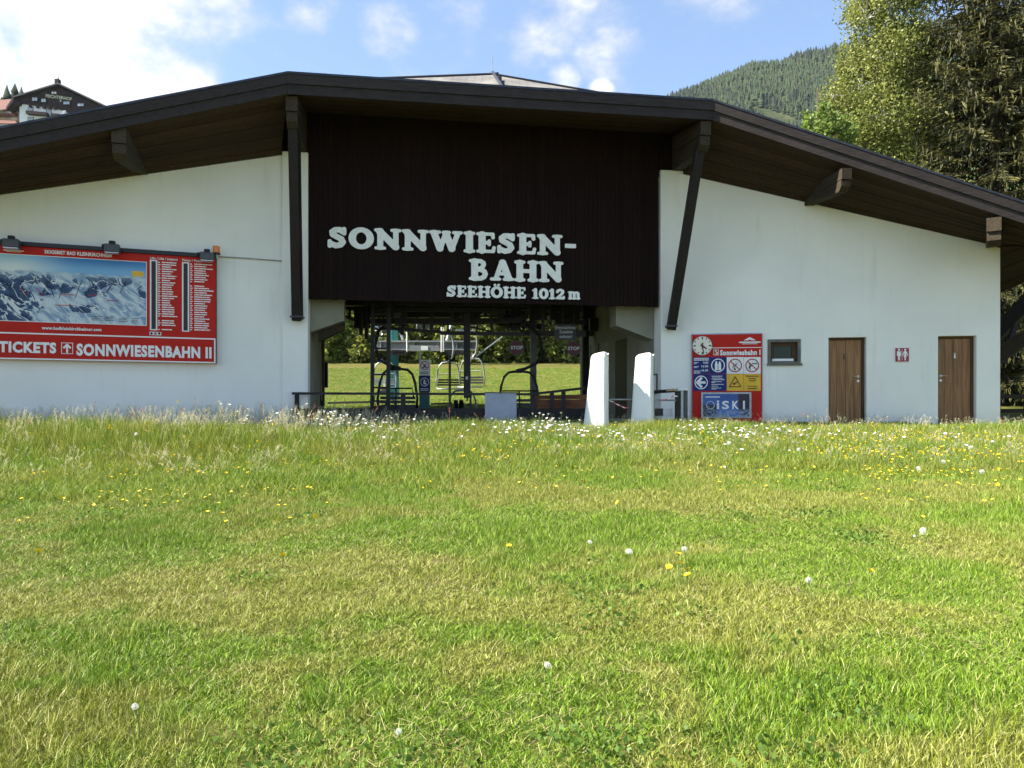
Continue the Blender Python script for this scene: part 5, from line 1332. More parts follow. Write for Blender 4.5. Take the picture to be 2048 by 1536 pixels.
leafy("lime_tree", lx, 29.0, 13.2, [pb(1635, 240, .55, .55, 0, d=29, X=lx), pb(1660, 275, .8, .7, 0, d=29, X=lx), pb(1622, 285, .6, .6, .1, d=29, X=lx), pb(1660, 380, 1.1, 1.2, 0, d=29, X=lx)], 6500, .10, m_lime, m_bark, "small bright green broadleaf tree top just above the right eaves", 22, .12)

# trees and bushes beyond the right end wall
for i, (px, d, h, w) in enumerate(((2030, 36, 6.5, 2.0), (2095, 34, 6.0, 2.2), (1975, 40, 6.5, 2.4))):
    X = at_px(px, d); rs_ = np.random.default_rng(40 + i)
    bl_ = [(rs_.normal() * w * .4, rs_.normal() * w * .3, h * f, w * .62, w * .6, h * .2) for f in (.22, .42, .62, .8)]
    leafy("leafy_shrub", X, d, h, bl_, 6500, .11, m_hedge, m_bark, ["tall dark shrub seen behind the side braces", "tall dark shrub at the picture's right edge beyond the eaves", "tall dark shrub mostly hidden by the right end wall"][i], 50 + i, .08, cat="shrub")
fx = empty("paddock_fence", tuple(W(2030, 838, 24)), "low grey timber fence in deep shade beyond the right end wall", "fence")
for y in (793, 822): MB().bar(W(1985, y, 24), W(2120, y - 1, 24), .05, .13).build("rail", m_beam, fx)
for x in (1996, 2052, 2108): MB().bar(W(x, 850, 24.1), W(x, 780, 24.1), .1, .1).build("post", m_beam, fx)

# the far edge of the meadow: a row of broad trees, three kinds copied along the row
def edge_kind(seed, h, w, mat):
    rs_ = np.random.default_rng(seed); out = []
    for f in (.10, .26, .45, .63, .80, .93):
        for k in range(3 if f < .75 else 2):
            a = rs_.uniform(0, 6.28); rr = w * (1.0 - .55 * f) * .55
            out.append((math.cos(a) * rr, math.sin(a) * rr, h * f, w * (.62 - .25 * f), w * (.62 - .25 * f), h * .14))
    return out
EG = "trees along the far edge of the meadow"
kinds = []
for i, (h, w, mt) in enumerate(((9.5, 4.2, m_hedge), (8.0, 3.8, m_bush), (11.0, 4.4, m_hedge))):
    kinds.append((leafy("edge_tree", at_px((830, 1010, 1125)[i], 82), 82 + i, h, edge_kind(70 + i, h, w, mt), 5200, .30, mt, m_bark, "broad leafy tree in the row at the far edge of the meadow", 80 + i, .22, EG), h))
for i, px in enumerate((560, 640, 700, 765, 900, 955, 1065, 1180, 1240, 1310, 1380, 600, 735, 870, 985, 1100, 1215, 680, 800, 930, 1050, 1160)):
    d = (81 + (i * 37 % 5)) if i < 11 else (90 + (i * 29 % 7) if i < 17 else 101 + i % 5)
    X = at_px(px, d); k = i % 3
    c = copy_tree(kinds[k][0], None, (X, d, float(ground_z(X, d)) - .25)); c.rotation_euler.z = i * 1.7; s = .85 + (i * 53 % 30) / 80; c.scale = (s, s, s)

# ------------------------------------------------------------------ forest on the mountain
def conifer_mesh(name, seed, layers=7, seg=9, slim=.17):
    r = random.Random(seed); mb = MB(); att = []
    for k in range(layers):
        z0 = .06 + .88 * k / layers; z1 = min(1.0, z0 + 1.9 / layers); rr = slim * (1 - z0 * .92) ** .85 * r.uniform(.85, 1.15)
        b = len(mb.v); mb.v.append((0, 0, z1)); v = r.uniform(0, 1); att.append(v)
        for j in range(seg):
            a = 2 * math.pi * (j + r.uniform(-.3, .3)) / seg; q = rr * r.uniform(.6, 1.25); mb.v.append((math.cos(a) * q, math.sin(a) * q, z0 + r.uniform(-.03, .02))); att.append(r.uniform(0, 1))
        mb.f += [(b, b + 1 + j, b + 1 + (j + 1) % seg) for j in range(seg)]
    return arrmesh(name, mb.v, mb.f, {'rnd': att})
def forest_mat(name, a, b):
    t = NT(name); r = t.node('ShaderNodeAttribute', attribute_name='rnd').outputs['Fac']; o = t.node('ShaderNodeObjectInfo').outputs['Random']
    k = t.math('ADD', t.math('MULTIPLY', r, .4), t.math('MULTIPLY', o, .6))
    return t.end(t.bsdf(t.mix(k, a, b), .9, 0, .1))
fm1, fm2, fm3 = forest_mat("far_spruce_needles", (.013, .021, .016), (.030, .043, .027)), forest_mat("far_larch_needles", (.028, .045, .021), (.045, .064, .030)), forest_mat("far_dry_spruce", (.040, .036, .026), (.06, .052, .034))
fpro = [proto("far_spruce", conifer_mesh("far_spruce", 1), fm1), proto("far_larch", conifer_mesh("far_larch", 2, 6, 8, .20), fm2), proto("far_spruce_slim", conifer_mesh("far_spruce_slim", 3, 8, 8, .14), fm1), proto("far_dry_tree", conifer_mesh("far_dry_tree", 4, 6, 7, .15), fm3)]
N = 42000
Dp = 900 + 640 * rng.uniform(0, 1, N) ** .8; PX = rng.uniform(1150, 2250, N); X = (PX - 1024) / F * Dp
keep = ~clearing(X, Dp)
X, Dp = X[keep], Dp[keep]; Z = mount_z(X, Dp); n = len(X)
hh = rng.uniform(13, 30, n) * (.75 + .5 * vnoise(X, Dp, .02, 9)); ww = hh * rng.uniform(.85, 1.2, n)
larch = vnoise(X, Dp, .011, 12) + rng.uniform(-.3, .3, n)
ix = np.where(larch > .62, 1, np.where(rng.uniform(0, 1, n) < .5, 0, 2)); ix[rng.uniform(0, 1, n) < .035] = 3
scatter("mountain_forest", np.stack([X, Dp, Z - 1.5], 1), np.stack([0 * X, 0 * X, rng.uniform(0, 6.28, n)], 1), np.stack([ww, ww, hh], 1), ix, fpro)
# trees by the hotel: each one stands alone against the sky
def lone(X, d, z, h, label, k):
    me = fpro[k].data
    o = empty("conifer_tree", (X, d, z), label, "tree", "conifers left of the hotel")
    c = link("crown", me, None, o); c.scale = (h * 1.25, h * 1.25, h)
    MB().tube([Vector((X, d, z - .5)), Vector((X, d, z + h * .5))], .35, 6, r1=.1).build("trunk", m_bark, o)

# ------------------------------------------------------------------ hotel on the hill
hd = 190.0
def HW(px, py, dd=0.0): return W(px, py, hd + dd)
ho = empty("hotel_building", tuple(HW(115, 262)), "dark timbered hotel with white lower floors on the hill above the eaves", "building")
m_hwood = wood("hotel_dark_timber", (.022, .014, .014), (.045, .030, .028), 'z', .8, 4, .1)
m_hroof = flat("hotel_roof", (.06, .055, .06), .6, .2, .2, .5)
m_hwall = flat("hotel_white_wall", (.78, .77, .73), .9, 0, .08, .3)
m_hglass = flat("hotel_window_glass", (.42, .45, .50), .15, 0, .15, .5, 0, 60, .6)
BK = Vector((-3.5, 22, 0))
def hpr(poly, vec, nm, mat, par=None, dd=0.0): return MB().prism([HW(x, y, dd) for x, y in poly], vec).build(nm, mat, par or ho)
hpr([(39, 205), (39, 330), (330, 330), (330, 262), (118, 219)], BK, "white_walls", m_hwall)
hpr([(30, 199), (115, 172.5), (330, 268), (330, 264 + 30), (118, 218.5), (40, 206.5)], BK * .9, "timber_gable", m_hwood, None, -.25)
lo, ri, ap = HW(12, 217, -1.2), HW(345, 277, -1.2), HW(115.5, 168, -1.2)
kn = HW(27, 194.5, -1.2)
rfm = MB()
for a, b in ((lo, kn), (kn, ap), (ap, ri)): rfm.slab([a, b, b + BK * 1.1, a + BK * 1.1], .35, ZUP)
rfm.build("roof", m_hroof, ho)
MB().slab([lo, kn, kn - ZUP * 1.0 , lo - ZUP * .5], .3, Vector((0, 1, 0))).build("barge_board", m_hwood, ho)
hpr([(12, 217), (27, 195), (41, 204), (38, 209), (24, 214)], Vector((0, 1.0, 0)), "eaves_boarding", m_hwood, None, -.9)
MB().box(HW(115.5, 165, -.5), 1.0, 1.0, 1.4).build("ridge_turret", m_hwood, ho); MB().tube([HW(115.5, 163, -.5), HW(116.2, 150, -.5)], .08, 6).build("flagpole", m_galv, ho); MB().ball(HW(116, 157, -.5), .22, 8, 6).build("finial", m_galv, ho)
def hwin(x0, x1, y0, y1, frame=m_hwood, panes=2, dd=-.4):
    f = hpr([(x0 - .8, y1 + .8), (x1 + .8, y1 + .8), (x1 + .8, y0 - .8), (x0 - .8, y0 - .8)], Vector((0, .2, 0)), "window", frame, None, dd); w = (x1 - x0) / panes
    for k in range(panes): MB().prism([HW(x, y, dd - .05) for x, y in ((x0 + w * k + .3, y1), (x0 + w * (k + 1) - .3, y1), (x0 + w * (k + 1) - .3, y0), (x0 + w * k + .3, y0))], Vector((0, .04, 0))).build("pane", m_hglass, f)
for a in ((64, 74.5, 195, 201.5), (82.5, 91.5, 197.5, 204), (126.5, 139, 203, 208.5), (155, 167.5, 207, 212)): hwin(*a, dd=-.5)
hwin(56.5, 65.5, 214, 221, m_hroof, dd=-.1); hwin(93, 102, 218, 231, m_hroof, dd=-.1); hwin(56, 66, 235, 240.5, m_hroof, dd=-.1); hwin(126, 130.5, 222, 228, m_hwall, 1, -.55)
for x0, x1, y0, y1 in ((51, 92.5, 220.5, 226.5), (102.5, 119, 226, 232)):
    b = hpr([(x0, y1), (x1, y1 + (x1 - x0) * .09), (x1, y0 + (x1 - x0) * .09), (x0, y0)], Vector((0, 1.2, 0)), "balcony", m_hwood, None, -1.3)
for x in (61, 75, 88, 99, 109): MB().box(HW(x, 213 + (x - 61) * .085, -.5), .5, .7, .4).build("beam_end", m_hwood, ho)
me = text_mesh("FEICHTERHOF", .02, .05); a_, b_, c0, c1_ = bounds(me)
u_ = Vector((1, .0, -.13)).normalized(); k = (144 - 91.5) / F * hd / (b_ - a_)
put_flat(me, "lettering", flat("cream_letters", (.62, .56, .40), .6), ho, HW(91.5, 194.5, -.4), u_, ZUP, k, .78 / (c1_ - c0), 1, a_, c0)
for x0, x1 in ((103.3, 107), (108.5, 112.5)): hpr([(x0, 187.3), (x1, 187.8), (x1, 183.6), (x0, 183.3)], Vector((0, .05, 0)), "emblem", m_hwall, None, -.4)
hpr([(119, 202.5), (123, 203), (121, 199.5)], Vector((0, .05, 0)), "emblem", m_hwall, None, -.4)
# neighbouring red-roofed house
nh = empty("red_roofed_house", tuple(HW(10, 250)), "small red roofed house with wooden balcony left of the dark hotel", "house")
def npr(poly, vec, nm, mat, dd): return MB().prism([HW(x, y, dd) for x, y in poly], vec).build(nm, mat, nh)
m_nred = flat("red_tile_roof", (.12, .045, .03), .85, 0, .2, 1.2, .3, 8)
npr([(-40, 224), (34, 222), (34, 300), (-40, 300)], Vector((0, 8, 0)), "wall", m_hwall, 3.0)
MB().hexa([HW(-45, 227, 1.5), HW(12, 220, 1.5), HW(12, 218, 1.5), HW(-45, 225, 1.5), HW(-45, 204, 9), HW(24, 199, 9), HW(24, 198, 9), HW(-45, 202.5, 9)]).build("roof", m_nred, nh)
MB().slab([HW(-45, 241, 1), HW(36, 243, 1), HW(38, 239, 1), HW(-45, 236, 1)], .6, (0, 1, 0)).build("balcony", m_plankred, nh)
MB().slab([HW(-45, 247, -.5), HW(33, 249, -.5), HW(31, 243.5, 1), HW(-45, 240.5, 1)], .25, ZUP).build("porch_roof", m_nred, nh)
npr([(10, 237), (22, 237), (22, 229), (10, 229)], Vector((0, .1, 0)), "window", m_hglass, 2.8)
MB().slab([HW(-45, 234, 1.8), HW(33, 232, 1.8), HW(33, 226, 1.8), HW(-45, 228, 1.8)], .5, (0, 1, 0)).build("upper_balcony", m_plankred, nh)
for x, y, k, dd, lab in ((14, 168, 2, 24, "tall slim conifer leftmost behind the red roofed house"), (30, 166, 0, 27, "broad conifer between two slimmer ones behind the red roofed house"), (43, 172, 2, 24, "slim conifer directly behind the hotel's left roof corner"), (3, 193, 0, 20, "short conifer at the picture's left edge"), (47, 183, 1, 30, "small pale conifer peeping over the hotel's left roof slope")):
    p = HW(x, y, dd); h = 16.0 if y < 180 else 13
    lone(p.x, p.y, p.z - h, h, lab, k)
# ------------------------------------------------------------------ the meadow in front: blades, seed heads, flowers
def grass_mat(name, tall):
    def f(t):
        p = t.pos(); r = t.node('ShaderNodeAttribute', attribute_name='rnd').outputs['Fac']
        o = t.node('ShaderNodeObjectInfo').outputs['Random']
        flatp = t.node('ShaderNodeMapping', {0: p, 'Scale': (1, 1, 0)}).outputs[0]
        n1 = t.noise(flatp, .62, 4, .6, .3); n2 = t.noise(flatp, 2.3, 4, .6); n3 = t.noise(flatp, .33, 3)
        k = t.math('ADD', t.math('MULTIPLY', n1, .62), t.math('MULTIPLY', n2, .38))
        def patch(cx, cy, rx, ry, g):                # lush and parched places in the turf
            q = t.node('ShaderNodeMapping', {0: p, 'Location': (-cx / rx, -cy / ry, 0), 'Scale': (1 / rx, 1 / ry, 0)}).outputs[0]
            return t.math('MULTIPLY', t.step(t.node('ShaderNodeVectorMath', {0: q}, operation='LENGTH').outputs['Value'], 1.25, .35), g)
        for a in ((.75, 6.7, 1.7, .75, .17), (2.6, 5.5, 1.1, .6, .10), (-1.7, 4.9, 2.0, .9, -.13), (1.2, 4.4, 1.6, .5, -.12), (1.0, 3.2, 1.2, .35, .09), (-2.3, 3.0, 1.0, .4, -.10), (2.5, 8.2, 3.2, .9, -.08), (-4.2, 9.0, 2.0, 1.0, .10)): k = t.math('ADD', k, patch(*a))
        straw = t.mix(r, (.15, .14, .040), (.46, .45, .165))
        green = t.mix(r, (.035, .095, .006), (.29, .43, .032))
        olive = t.mix(r, (.085, .11, .009), (.42, .46, .060))
        if tall:
            c = t.mix(t.step(k, .38, .60), t.mix(t.step(r, .70, .80), olive, straw), green)
            c = t.mix(t.math('MULTIPLY', t.step(n3, .45, .62), .55), c, olive)
            c = t.mix(t.step(r, .88, .94), c, straw)
        else:
            c = t.mix(t.step(k, .42, .54), t.mix(t.step(r, .60, .85), olive, straw), t.mix(t.step(r, .86, .93), green, straw))
        return c
    return translucent(name, f, .5, .28 if tall else .14, .25)
m_gs, m_gt = grass_mat("mown_grass", False), grass_mat("tall_grass", True)
def tuft(seed, nb, rad, lean, wid, curl=.5, seg=3, hvar=(.45, 1.0)):
    r = np.random.default_rng(seed); V, Fq, A = [], [], []
    for _ in range(nb):
        a = r.uniform(0, 6.283); q = rad * math.sqrt(r.uniform()); bx0, by0 = q * math.cos(a), q * math.sin(a)
        h = r.uniform(*hvar); az = r.uniform(0, 6.283); ln = lean * r.uniform(.2, 1.4); w = wid * r.uniform(.6, 1.3); fa = r.uniform(0, 6.283)
        sx, sy = math.cos(fa) * w / 2, math.sin(fa) * w / 2; b = len(V); rn = r.uniform()
        for i in range(seg + 1):
            t = i / seg; e = ln * t ** (1 + curl); ww = 1 - t ** 1.6 * .92; z = h * (t - .22 * curl * t * t * min(1, ln / max(lean, 1e-6)))
            V += [(bx0 + math.cos(az) * e - sx * ww, by0 + math.sin(az) * e - sy * ww, z), (bx0 + math.cos(az) * e + sx * ww, by0 + math.sin(az) * e + sy * ww, z)]; A += [rn, rn]
        Fq += [(b + 2 * i, b + 2 * i + 1, b + 2 * i + 3, b + 2 * i + 2) for i in range(seg)]
    return arrmesh("tuft", V, Fq, {'rnd': A})
shorts = [proto("short_tuft", tuft(100 + i, 74, .13, .036, .0036 + .0006 * (i % 3)), m_gs) for i in range(7)]
talls = [proto("tall_tuft", tuft(200 + i, 46, .17, .12, .0075), m_gt) for i in range(6)]
def seedhead(seed, n):
    """thin stalks with feathery heads, unit height"""
    r = np.random.default_rng(seed); V, Fq, A = [], [], []
    for _ in range(n):
        x, y = r.normal(size=2) * .10; h = r.uniform(.65, 1.0); az = r.uniform(0, 6.28); ln = r.uniform(.05, .22); rn = r.uniform(.72, 1.0); pts = []
        for t in np.linspace(0, 1, 6): pts.append((x + math.cos(az) * ln * t ** 2.2, y + math.sin(az) * ln * t ** 2.2, h * t - .05 * t ** 3))
        for i in range(5):
            for ww in ((.0016, 0), (0, .0016)):
                b = len(V); p, q = pts[i], pts[i + 1]; V += [(p[0] - ww[0], p[1] - ww[1], p[2]), (p[0] + ww[0], p[1] + ww[1], p[2]), (q[0] + ww[0], q[1] + ww[1], q[2]), (q[0] - ww[0], q[1] - ww[1], q[2])]; Fq.append((b, b + 1, b + 2, b + 3)); A += [rn] * 4
        p, q = np.array(pts[-2]), np.array(pts[-1])
        for i in range(16):
            t = i / 15; c = p * (1 - t) * 1 + q * t + (q - p) * .2; d_ = r.normal(size=3); d_[2] += .9; d_ /= np.linalg.norm(d_); s = np.cross(d_, r.normal(size=3)); s /= np.linalg.norm(s); l = .030 * math.sin(math.pi * min(1, t * .8 + .2)) + .008
            b = len(V); V += [tuple(c), tuple(c + d_ * l * .5 + s * .004), tuple(c + d_ * l), tuple(c + d_ * l * .5 - s * .004)]; Fq.append((b, b + 1, b + 2, b + 3)); A += [rn] * 4
    return arrmesh("seed_stalks", V, Fq, {'rnd': A})
m_seed = leaf_mat("dry_seed_heads", (.40, .37, .20), (.66, .61, .40), .3, 3.0)
seeds = [proto("seed_stalks", seedhead(300 + i, 5), m_seed) for i in range(4)]
m_sorrel = leaf_mat("sorrel_heads", (.22, .075, .045), (.40, .17, .10), .25, 3.0)
sorrel = [proto("sorrel_stalks", seedhead(330 + i, 1), m_sorrel) for i in range(2)]
def clover(seed):
    r = np.random.default_rng(seed); c = np.stack([r.normal(size=60) * .10, r.normal(size=60) * .10, r.uniform(.02, .075, 60)], 1)
    return leaves_mesh("clover", c, .021, r, 0, 1.1, 2.5)
m_clover = leaf_mat("clover_leaves", (.085, .16, .024), (.18, .28, .05), .4, 2.0)
clov = [proto("clover_patch", clover(360 + i), m_clover) for i in range(3)]

def facade_d(X): return np.where(X < -5.0, 19.48 + .36 * X, np.where(X < 3.8, 18.46 + .158 * X - .25, 19.6 - .143 * X))
def free(X, D):
    ok = np.where((X > XL) & (X < XR + .05), D < facade_d(X) - .06, D < 40)
    for c, r_ in ((c1, .36), (c2, .36)): ok &= np.hypot(X - c[0], D - c[1]) > r_ * .8
    return ok
def region(n, d0, d1, pw=1.0):
    D = d0 + (d1 - d0) * rng.uniform(0, 1, n) ** pw; X = rng.uniform(-1, 1, n) * (.69 * D + 1.6); return X, D
def pts_of(X, D, dz=-.01): return np.stack([X, D, ground_z(X, D) + dz], 1)
def edge_tall(X):     # where the uncut strip before the building begins
    return 9.3 + 1.1 * np.sin(X * .45 + .6) + 1.0 * sstep(2, 8, X)
def dens(n_per, d0, d1, fn):
    A = .69 * (d1 ** 2 - d0 ** 2) + 6.0 * (d1 - d0); n = int(n_per * A)
    D = np.sqrt(rng.uniform(0, 1, n) * (d1 ** 2 - d0 ** 2) + d0 ** 2); X = rng.uniform(-1, 1, n) * (.69 * D + 3.0)
    k = fn(X, D) & free(X, D); return X[k], D[k]
def eul(n, tilt=.12): return np.stack([rng.normal(size=n) * tilt, rng.normal(size=n) * tilt, rng.uniform(0, 6.283, n)], 1)
# mown turf
X, D = dens(330, 1.7, 12.5, lambda x, d: d < edge_tall(x) + rng.normal(size=len(x)) * .5)
h = (.036 + .034 * sstep(.45, .68, .62 * vnoise(X, D, .9, 3) + .38 * vnoise(X, D, 2.6, 4))) * rng.uniform(.7, 1.35, len(X)) + .02 * sstep(7, 10, D)
X2, D2 = dens(300, 1.7, 4.6, lambda x, d: d > 0)     # a second, lower growth close by, so that no soil shows
X = np.concatenate([X, X2]); D = np.concatenate([D, D2]); h = np.concatenate([h, rng.uniform(.022, .042, len(X2))])
w = 1.0 + .03 * np.maximum(0, D - 4); n = len(X)
scatter("mown_grass", pts_of(X, D), eul(n), np.stack([w, w, h], 1), rng.integers(0, 7, n), shorts)
# long grass before the building, and on both sides of it
def hfield(x, d):
    lft = sstep(-1.5, -4.0, x)
    cut = 1 - .62 * sstep(13.5, 14.4, d) * lft - .4 * sstep(16.0, 16.8, d) * (1 - lft)
    return cut * (.14 + .08 * sstep(9.5, 12.5, d) + lft * .17 * sstep(10.5, 12.6, d) + .06 * sstep(13.5, 15, d) * (1 - lft) * (1 - sstep(4, 6, x)) - .05 * sstep(15.8, 17.0, d) * (1 - lft))
X, D = dens(120, 8.0, 18.8, lambda x, d: d > edge_tall(x) + rng.normal(size=len(x)) * .5)
h = hfield(X, D) * rng.uniform(.6, 1.3, len(X)) * (.75 + .5 * vnoise(X, D, .7, 6)); n = len(X)
scatter("tall_grass", pts_of(X, D), eul(n, .10), np.stack([1 + 0 * h, 1 + 0 * h, h], 1), rng.integers(0, 6, n), talls)
X, D = dens(17, 9.5, 18.7, lambda x, d: d > edge_tall(x) + .6)
lft = sstep(-1, -4, X); k = rng.uniform(0, 1, len(X)) < .35 + .65 * lft * sstep(11, 13, D); X, D, lft = X[k], D[k], lft[k]
h = (.30 + .27 * lft * sstep(11, 13.0, D)) * rng.uniform(.6, 1.2, len(X)); n = len(X)
scatter("grass_seed_heads", pts_of(X, D), eul(n, .08), np.stack([.8 + 0 * h, .8 + 0 * h, h], 1), rng.integers(0, 4, n), seeds)
n = 46; X = np.concatenate([rng.uniform(-7.5, -3.6, 26), rng.uniform(-10, 10, 20)]); D = np.where(np.arange(n) < 26, rng.uniform(12.3, 13.8, n), rng.uniform(12, 16.5, n)); k = free(X, D); X, D = X[k], D[k]; n = len(X)
scatter("sorrel", pts_of(X, D), eul(n, .06), np.stack([1 + 0 * X, 1 + 0 * X, rng.uniform(.55, .85, n)], 1), rng.integers(0, 2, n), sorrel)
X, D = dens(14, 1.8, 9, lambda x, d: vnoise(x, d, 1.3, 14) > .80); n = len(X)
scatter("clover", pts_of(X, D), eul(n), np.stack([1 + 0 * X] * 3, 1), rng.integers(0, 3, n), clov)
# dry thatch lying on the mown part
def thatch(seed):
    r = np.random.default_rng(seed); V, Fq, A = [], [], []
    for _ in range(60):
        x, y = r.uniform(-.25, .25, 2); a = r.uniform(0, 6.28); l = r.uniform(.02, .07); z = r.uniform(.005, .045); dz = r.normal() * .014; w = .0009; b = len(V)
        ca, sa = math.cos(a), math.sin(a); V += [(x - sa * w, y + ca * w, z), (x + sa * w, y - ca * w, z), (x + ca * l + sa * w, y + sa * l - ca * w, z + dz), (x + ca * l - sa * w, y + sa * l + ca * w, z + dz)]; Fq.append((b, b + 1, b + 2, b + 3)); A += [r.uniform()] * 4
    return arrmesh("thatch", V, Fq, {'rnd': A})
m_thatch = leaf_mat("dry_thatch", (.30, .245, .10), (.56, .48, .25), .2, 3.0)
tha = [proto("thatch", thatch(400 + i), m_thatch) for i in range(3)]
X, D = dens(5, 1.7, 9.5, lambda x, d: .62 * vnoise(x, d, .9, 3) + .38 * vnoise(x, d, 2.6, 4) < .60); n = len(X)
scatter("dry_thatch", pts_of(X, D), eul(n), np.stack([1 + 0 * X] * 3, 1), rng.integers(0, 3, n), tha)

# the mown slope beyond the hall, as far as blades can be told apart
n = 16000; D = np.sqrt(rng.uniform(26.5 ** 2, 72 ** 2, n)); X = rng.uniform(-.29, .14, n) * D
scatter("far_mown_grass", pts_of(X, D), eul(n), np.stack([2.2 + 0 * X, 2.2 + 0 * X, rng.uniform(.05, .13, n)], 1), rng.integers(0, 7, n), shorts)
# wild flowers among the long grass: too many to count
def flower(petal_r, n, col, heart, cup, name):
    mb = MB(); mb.tube([(0, 0, 0), (.01, .005, .5), (.0, .015, 1.0)], .0022, 4)
    st_f = len(mb.f); b = len(mb.v)
    mb.v.append((0, .015, 1.0))
    for k in range(n * 2):
        a = math.pi * k / n; q = petal_r * (1 if k % 2 == 0 else .80); mb.v.append((math.cos(a) * q, .015 + math.sin(a) * q, 1.0 + cup))
    mb.f += [(b, b + 1 + k, b + 1 + (k + 1) % (2 * n)) for k in range(2 * n)]; pf_ = len(mb.f)
    return mb, st_f, pf_
m_stem = flat("flower_stem", (.12, .19, .04), .6)
m_daisy = flat("daisy_petals", (.84, .84, .82), .6); m_yellow = flat("yellow_petals", (.78, .58, .015), .5); m_yheart = flat("daisy_heart", (.66, .42, .02), .6)
def flower_proto(name, pr, n, mat, heart, tilt):
    mb, s_, p_ = flower(pr, n, mat, heart, .06 if heart else .08, name)
    me = bpy.data.meshes.new(name)
    if heart: mb.ball((0, .015, 1.0), pr * .34, 6, 4, (1, 1, 6 * .1))
    me.from_pydata(mb.v, [], mb.f)
    me.materials.append(m_stem); me.materials.append(mat); me.materials.append(m_yheart)
    for i, p in enumerate(me.polygons): p.material_index = 0 if i < s_ else (1 if i < p_ else 2)
    return bpy.data.objects.new(name, me)
wf = [flower_proto("daisy", .029, 8, m_daisy, True, 0), flower_proto("daisy_small", .021, 7, m_daisy, True, 0), flower_proto("buttercup", .0145, 5, m_yellow, False, 0), flower_proto("hawkbit", .019, 8, m_yellow, False, 0)]
FX, FD, FI = [], [], []
def clump(px, py_, n, spx, sd, kind, dz=.22):
    """flower clump whose middle shows at a photo pixel"""
    dz = .38 if py_ < 872 else (.28 if py_ < 925 else .17); spx *= 1.5 if max(kind) > 1 else 1.0; sd *= 1.5 if max(kind) > 1 else 1.0
    d = (1.45 - dz) / ((py_ - HOR) / F + .063)
    x = at_px(px, d); n = int(n * (1.5 if max(kind) > 1 else 2.3)); FX.append(x + rng.normal(size=n) * spx / F * d); FD.append(d + rng.normal(size=n) * sd); FI.append(rng.choice(kind, n))
for a in ((595, 832, 12, 20, .3, [0]), (640, 850, 22, 40, .7, [0, 0, 1]), (720, 852, 20, 40, .6, [0, 0, 1]), (470, 848, 10, 14, .4, [0]), (790, 852, 10, 30, .6, [0, 1]), (1000, 850, 16, 30, .6, [0, 1]), (1060, 848, 12, 30, .5, [0, 1]), (1110, 846, 26, 36, .6, [0, 0, 1]), (1155, 855, 16, 30, .5, [0, 1]), (1230, 862, 12, 30, .5, [0, 1]), (1430, 850, 16, 36, .6, [0, 1]), (1480, 858, 22, 30, .6, [0, 0, 1]), (1600, 862, 14, 50, .7, [0, 1]), (1750, 862, 12, 60, .6, [0, 1]), (1900, 872, 12, 60, .7, [0, 1]), (1400, 868, 10, 60, .7, [0, 1]),
          (170, 970, 22, 90, .5, [2, 3]), (330, 970, 22, 60, .4, [2, 3]), (430, 968, 10, 50, .3, [2, 3]), (650, 950, 14, 40, .5, [2, 3]), (540, 1000, 8, 60, .5, [3]), (60, 900, 18, 50, .9, [2]), (250, 900, 20, 120, .9, [2]), (520, 890, 16, 120, .8, [2]), (830, 890, 24, 140, .8, [2, 3]), (1010, 905, 40, 70, .8, [2, 3]), (1250, 890, 50, 130, .8, [2, 2, 3]), (1780, 910, 90, 50, .5, [2, 2, 3]), (1860, 905, 70, 60, .6, [2, 2, 3]), (1960, 890, 50, 70, .7, [2]), (1650, 900, 34, 110, .7, [2, 3]), (1500, 905, 34, 110, .8, [2, 3]), (1050, 940, 12, 120, .5, [3]), (1450, 960, 8, 160, .5, [3]), (1900, 860, 40, 90, .8, [2]), (1700, 862, 40, 100, .7, [2])):
    clump(*a)
X, D, I = np.concatenate(FX), np.concatenate(FD), np.concatenate(FI); k = free(X, D) & (D < 18.5); X, D, I = X[k], D[k], I[k]; n = len(X)
h = (hfield(X, D) * 1.2 + .08) * rng.uniform(.8, 1.2, n); h = np.where(D < edge_tall(X), .13 * rng.uniform(.7, 1.2, n), h)
scatter("wild_flowers", pts_of(X, D), eul(n, .22), np.stack([1 + 0 * h, 1 + 0 * h, h], 1), I, wf)

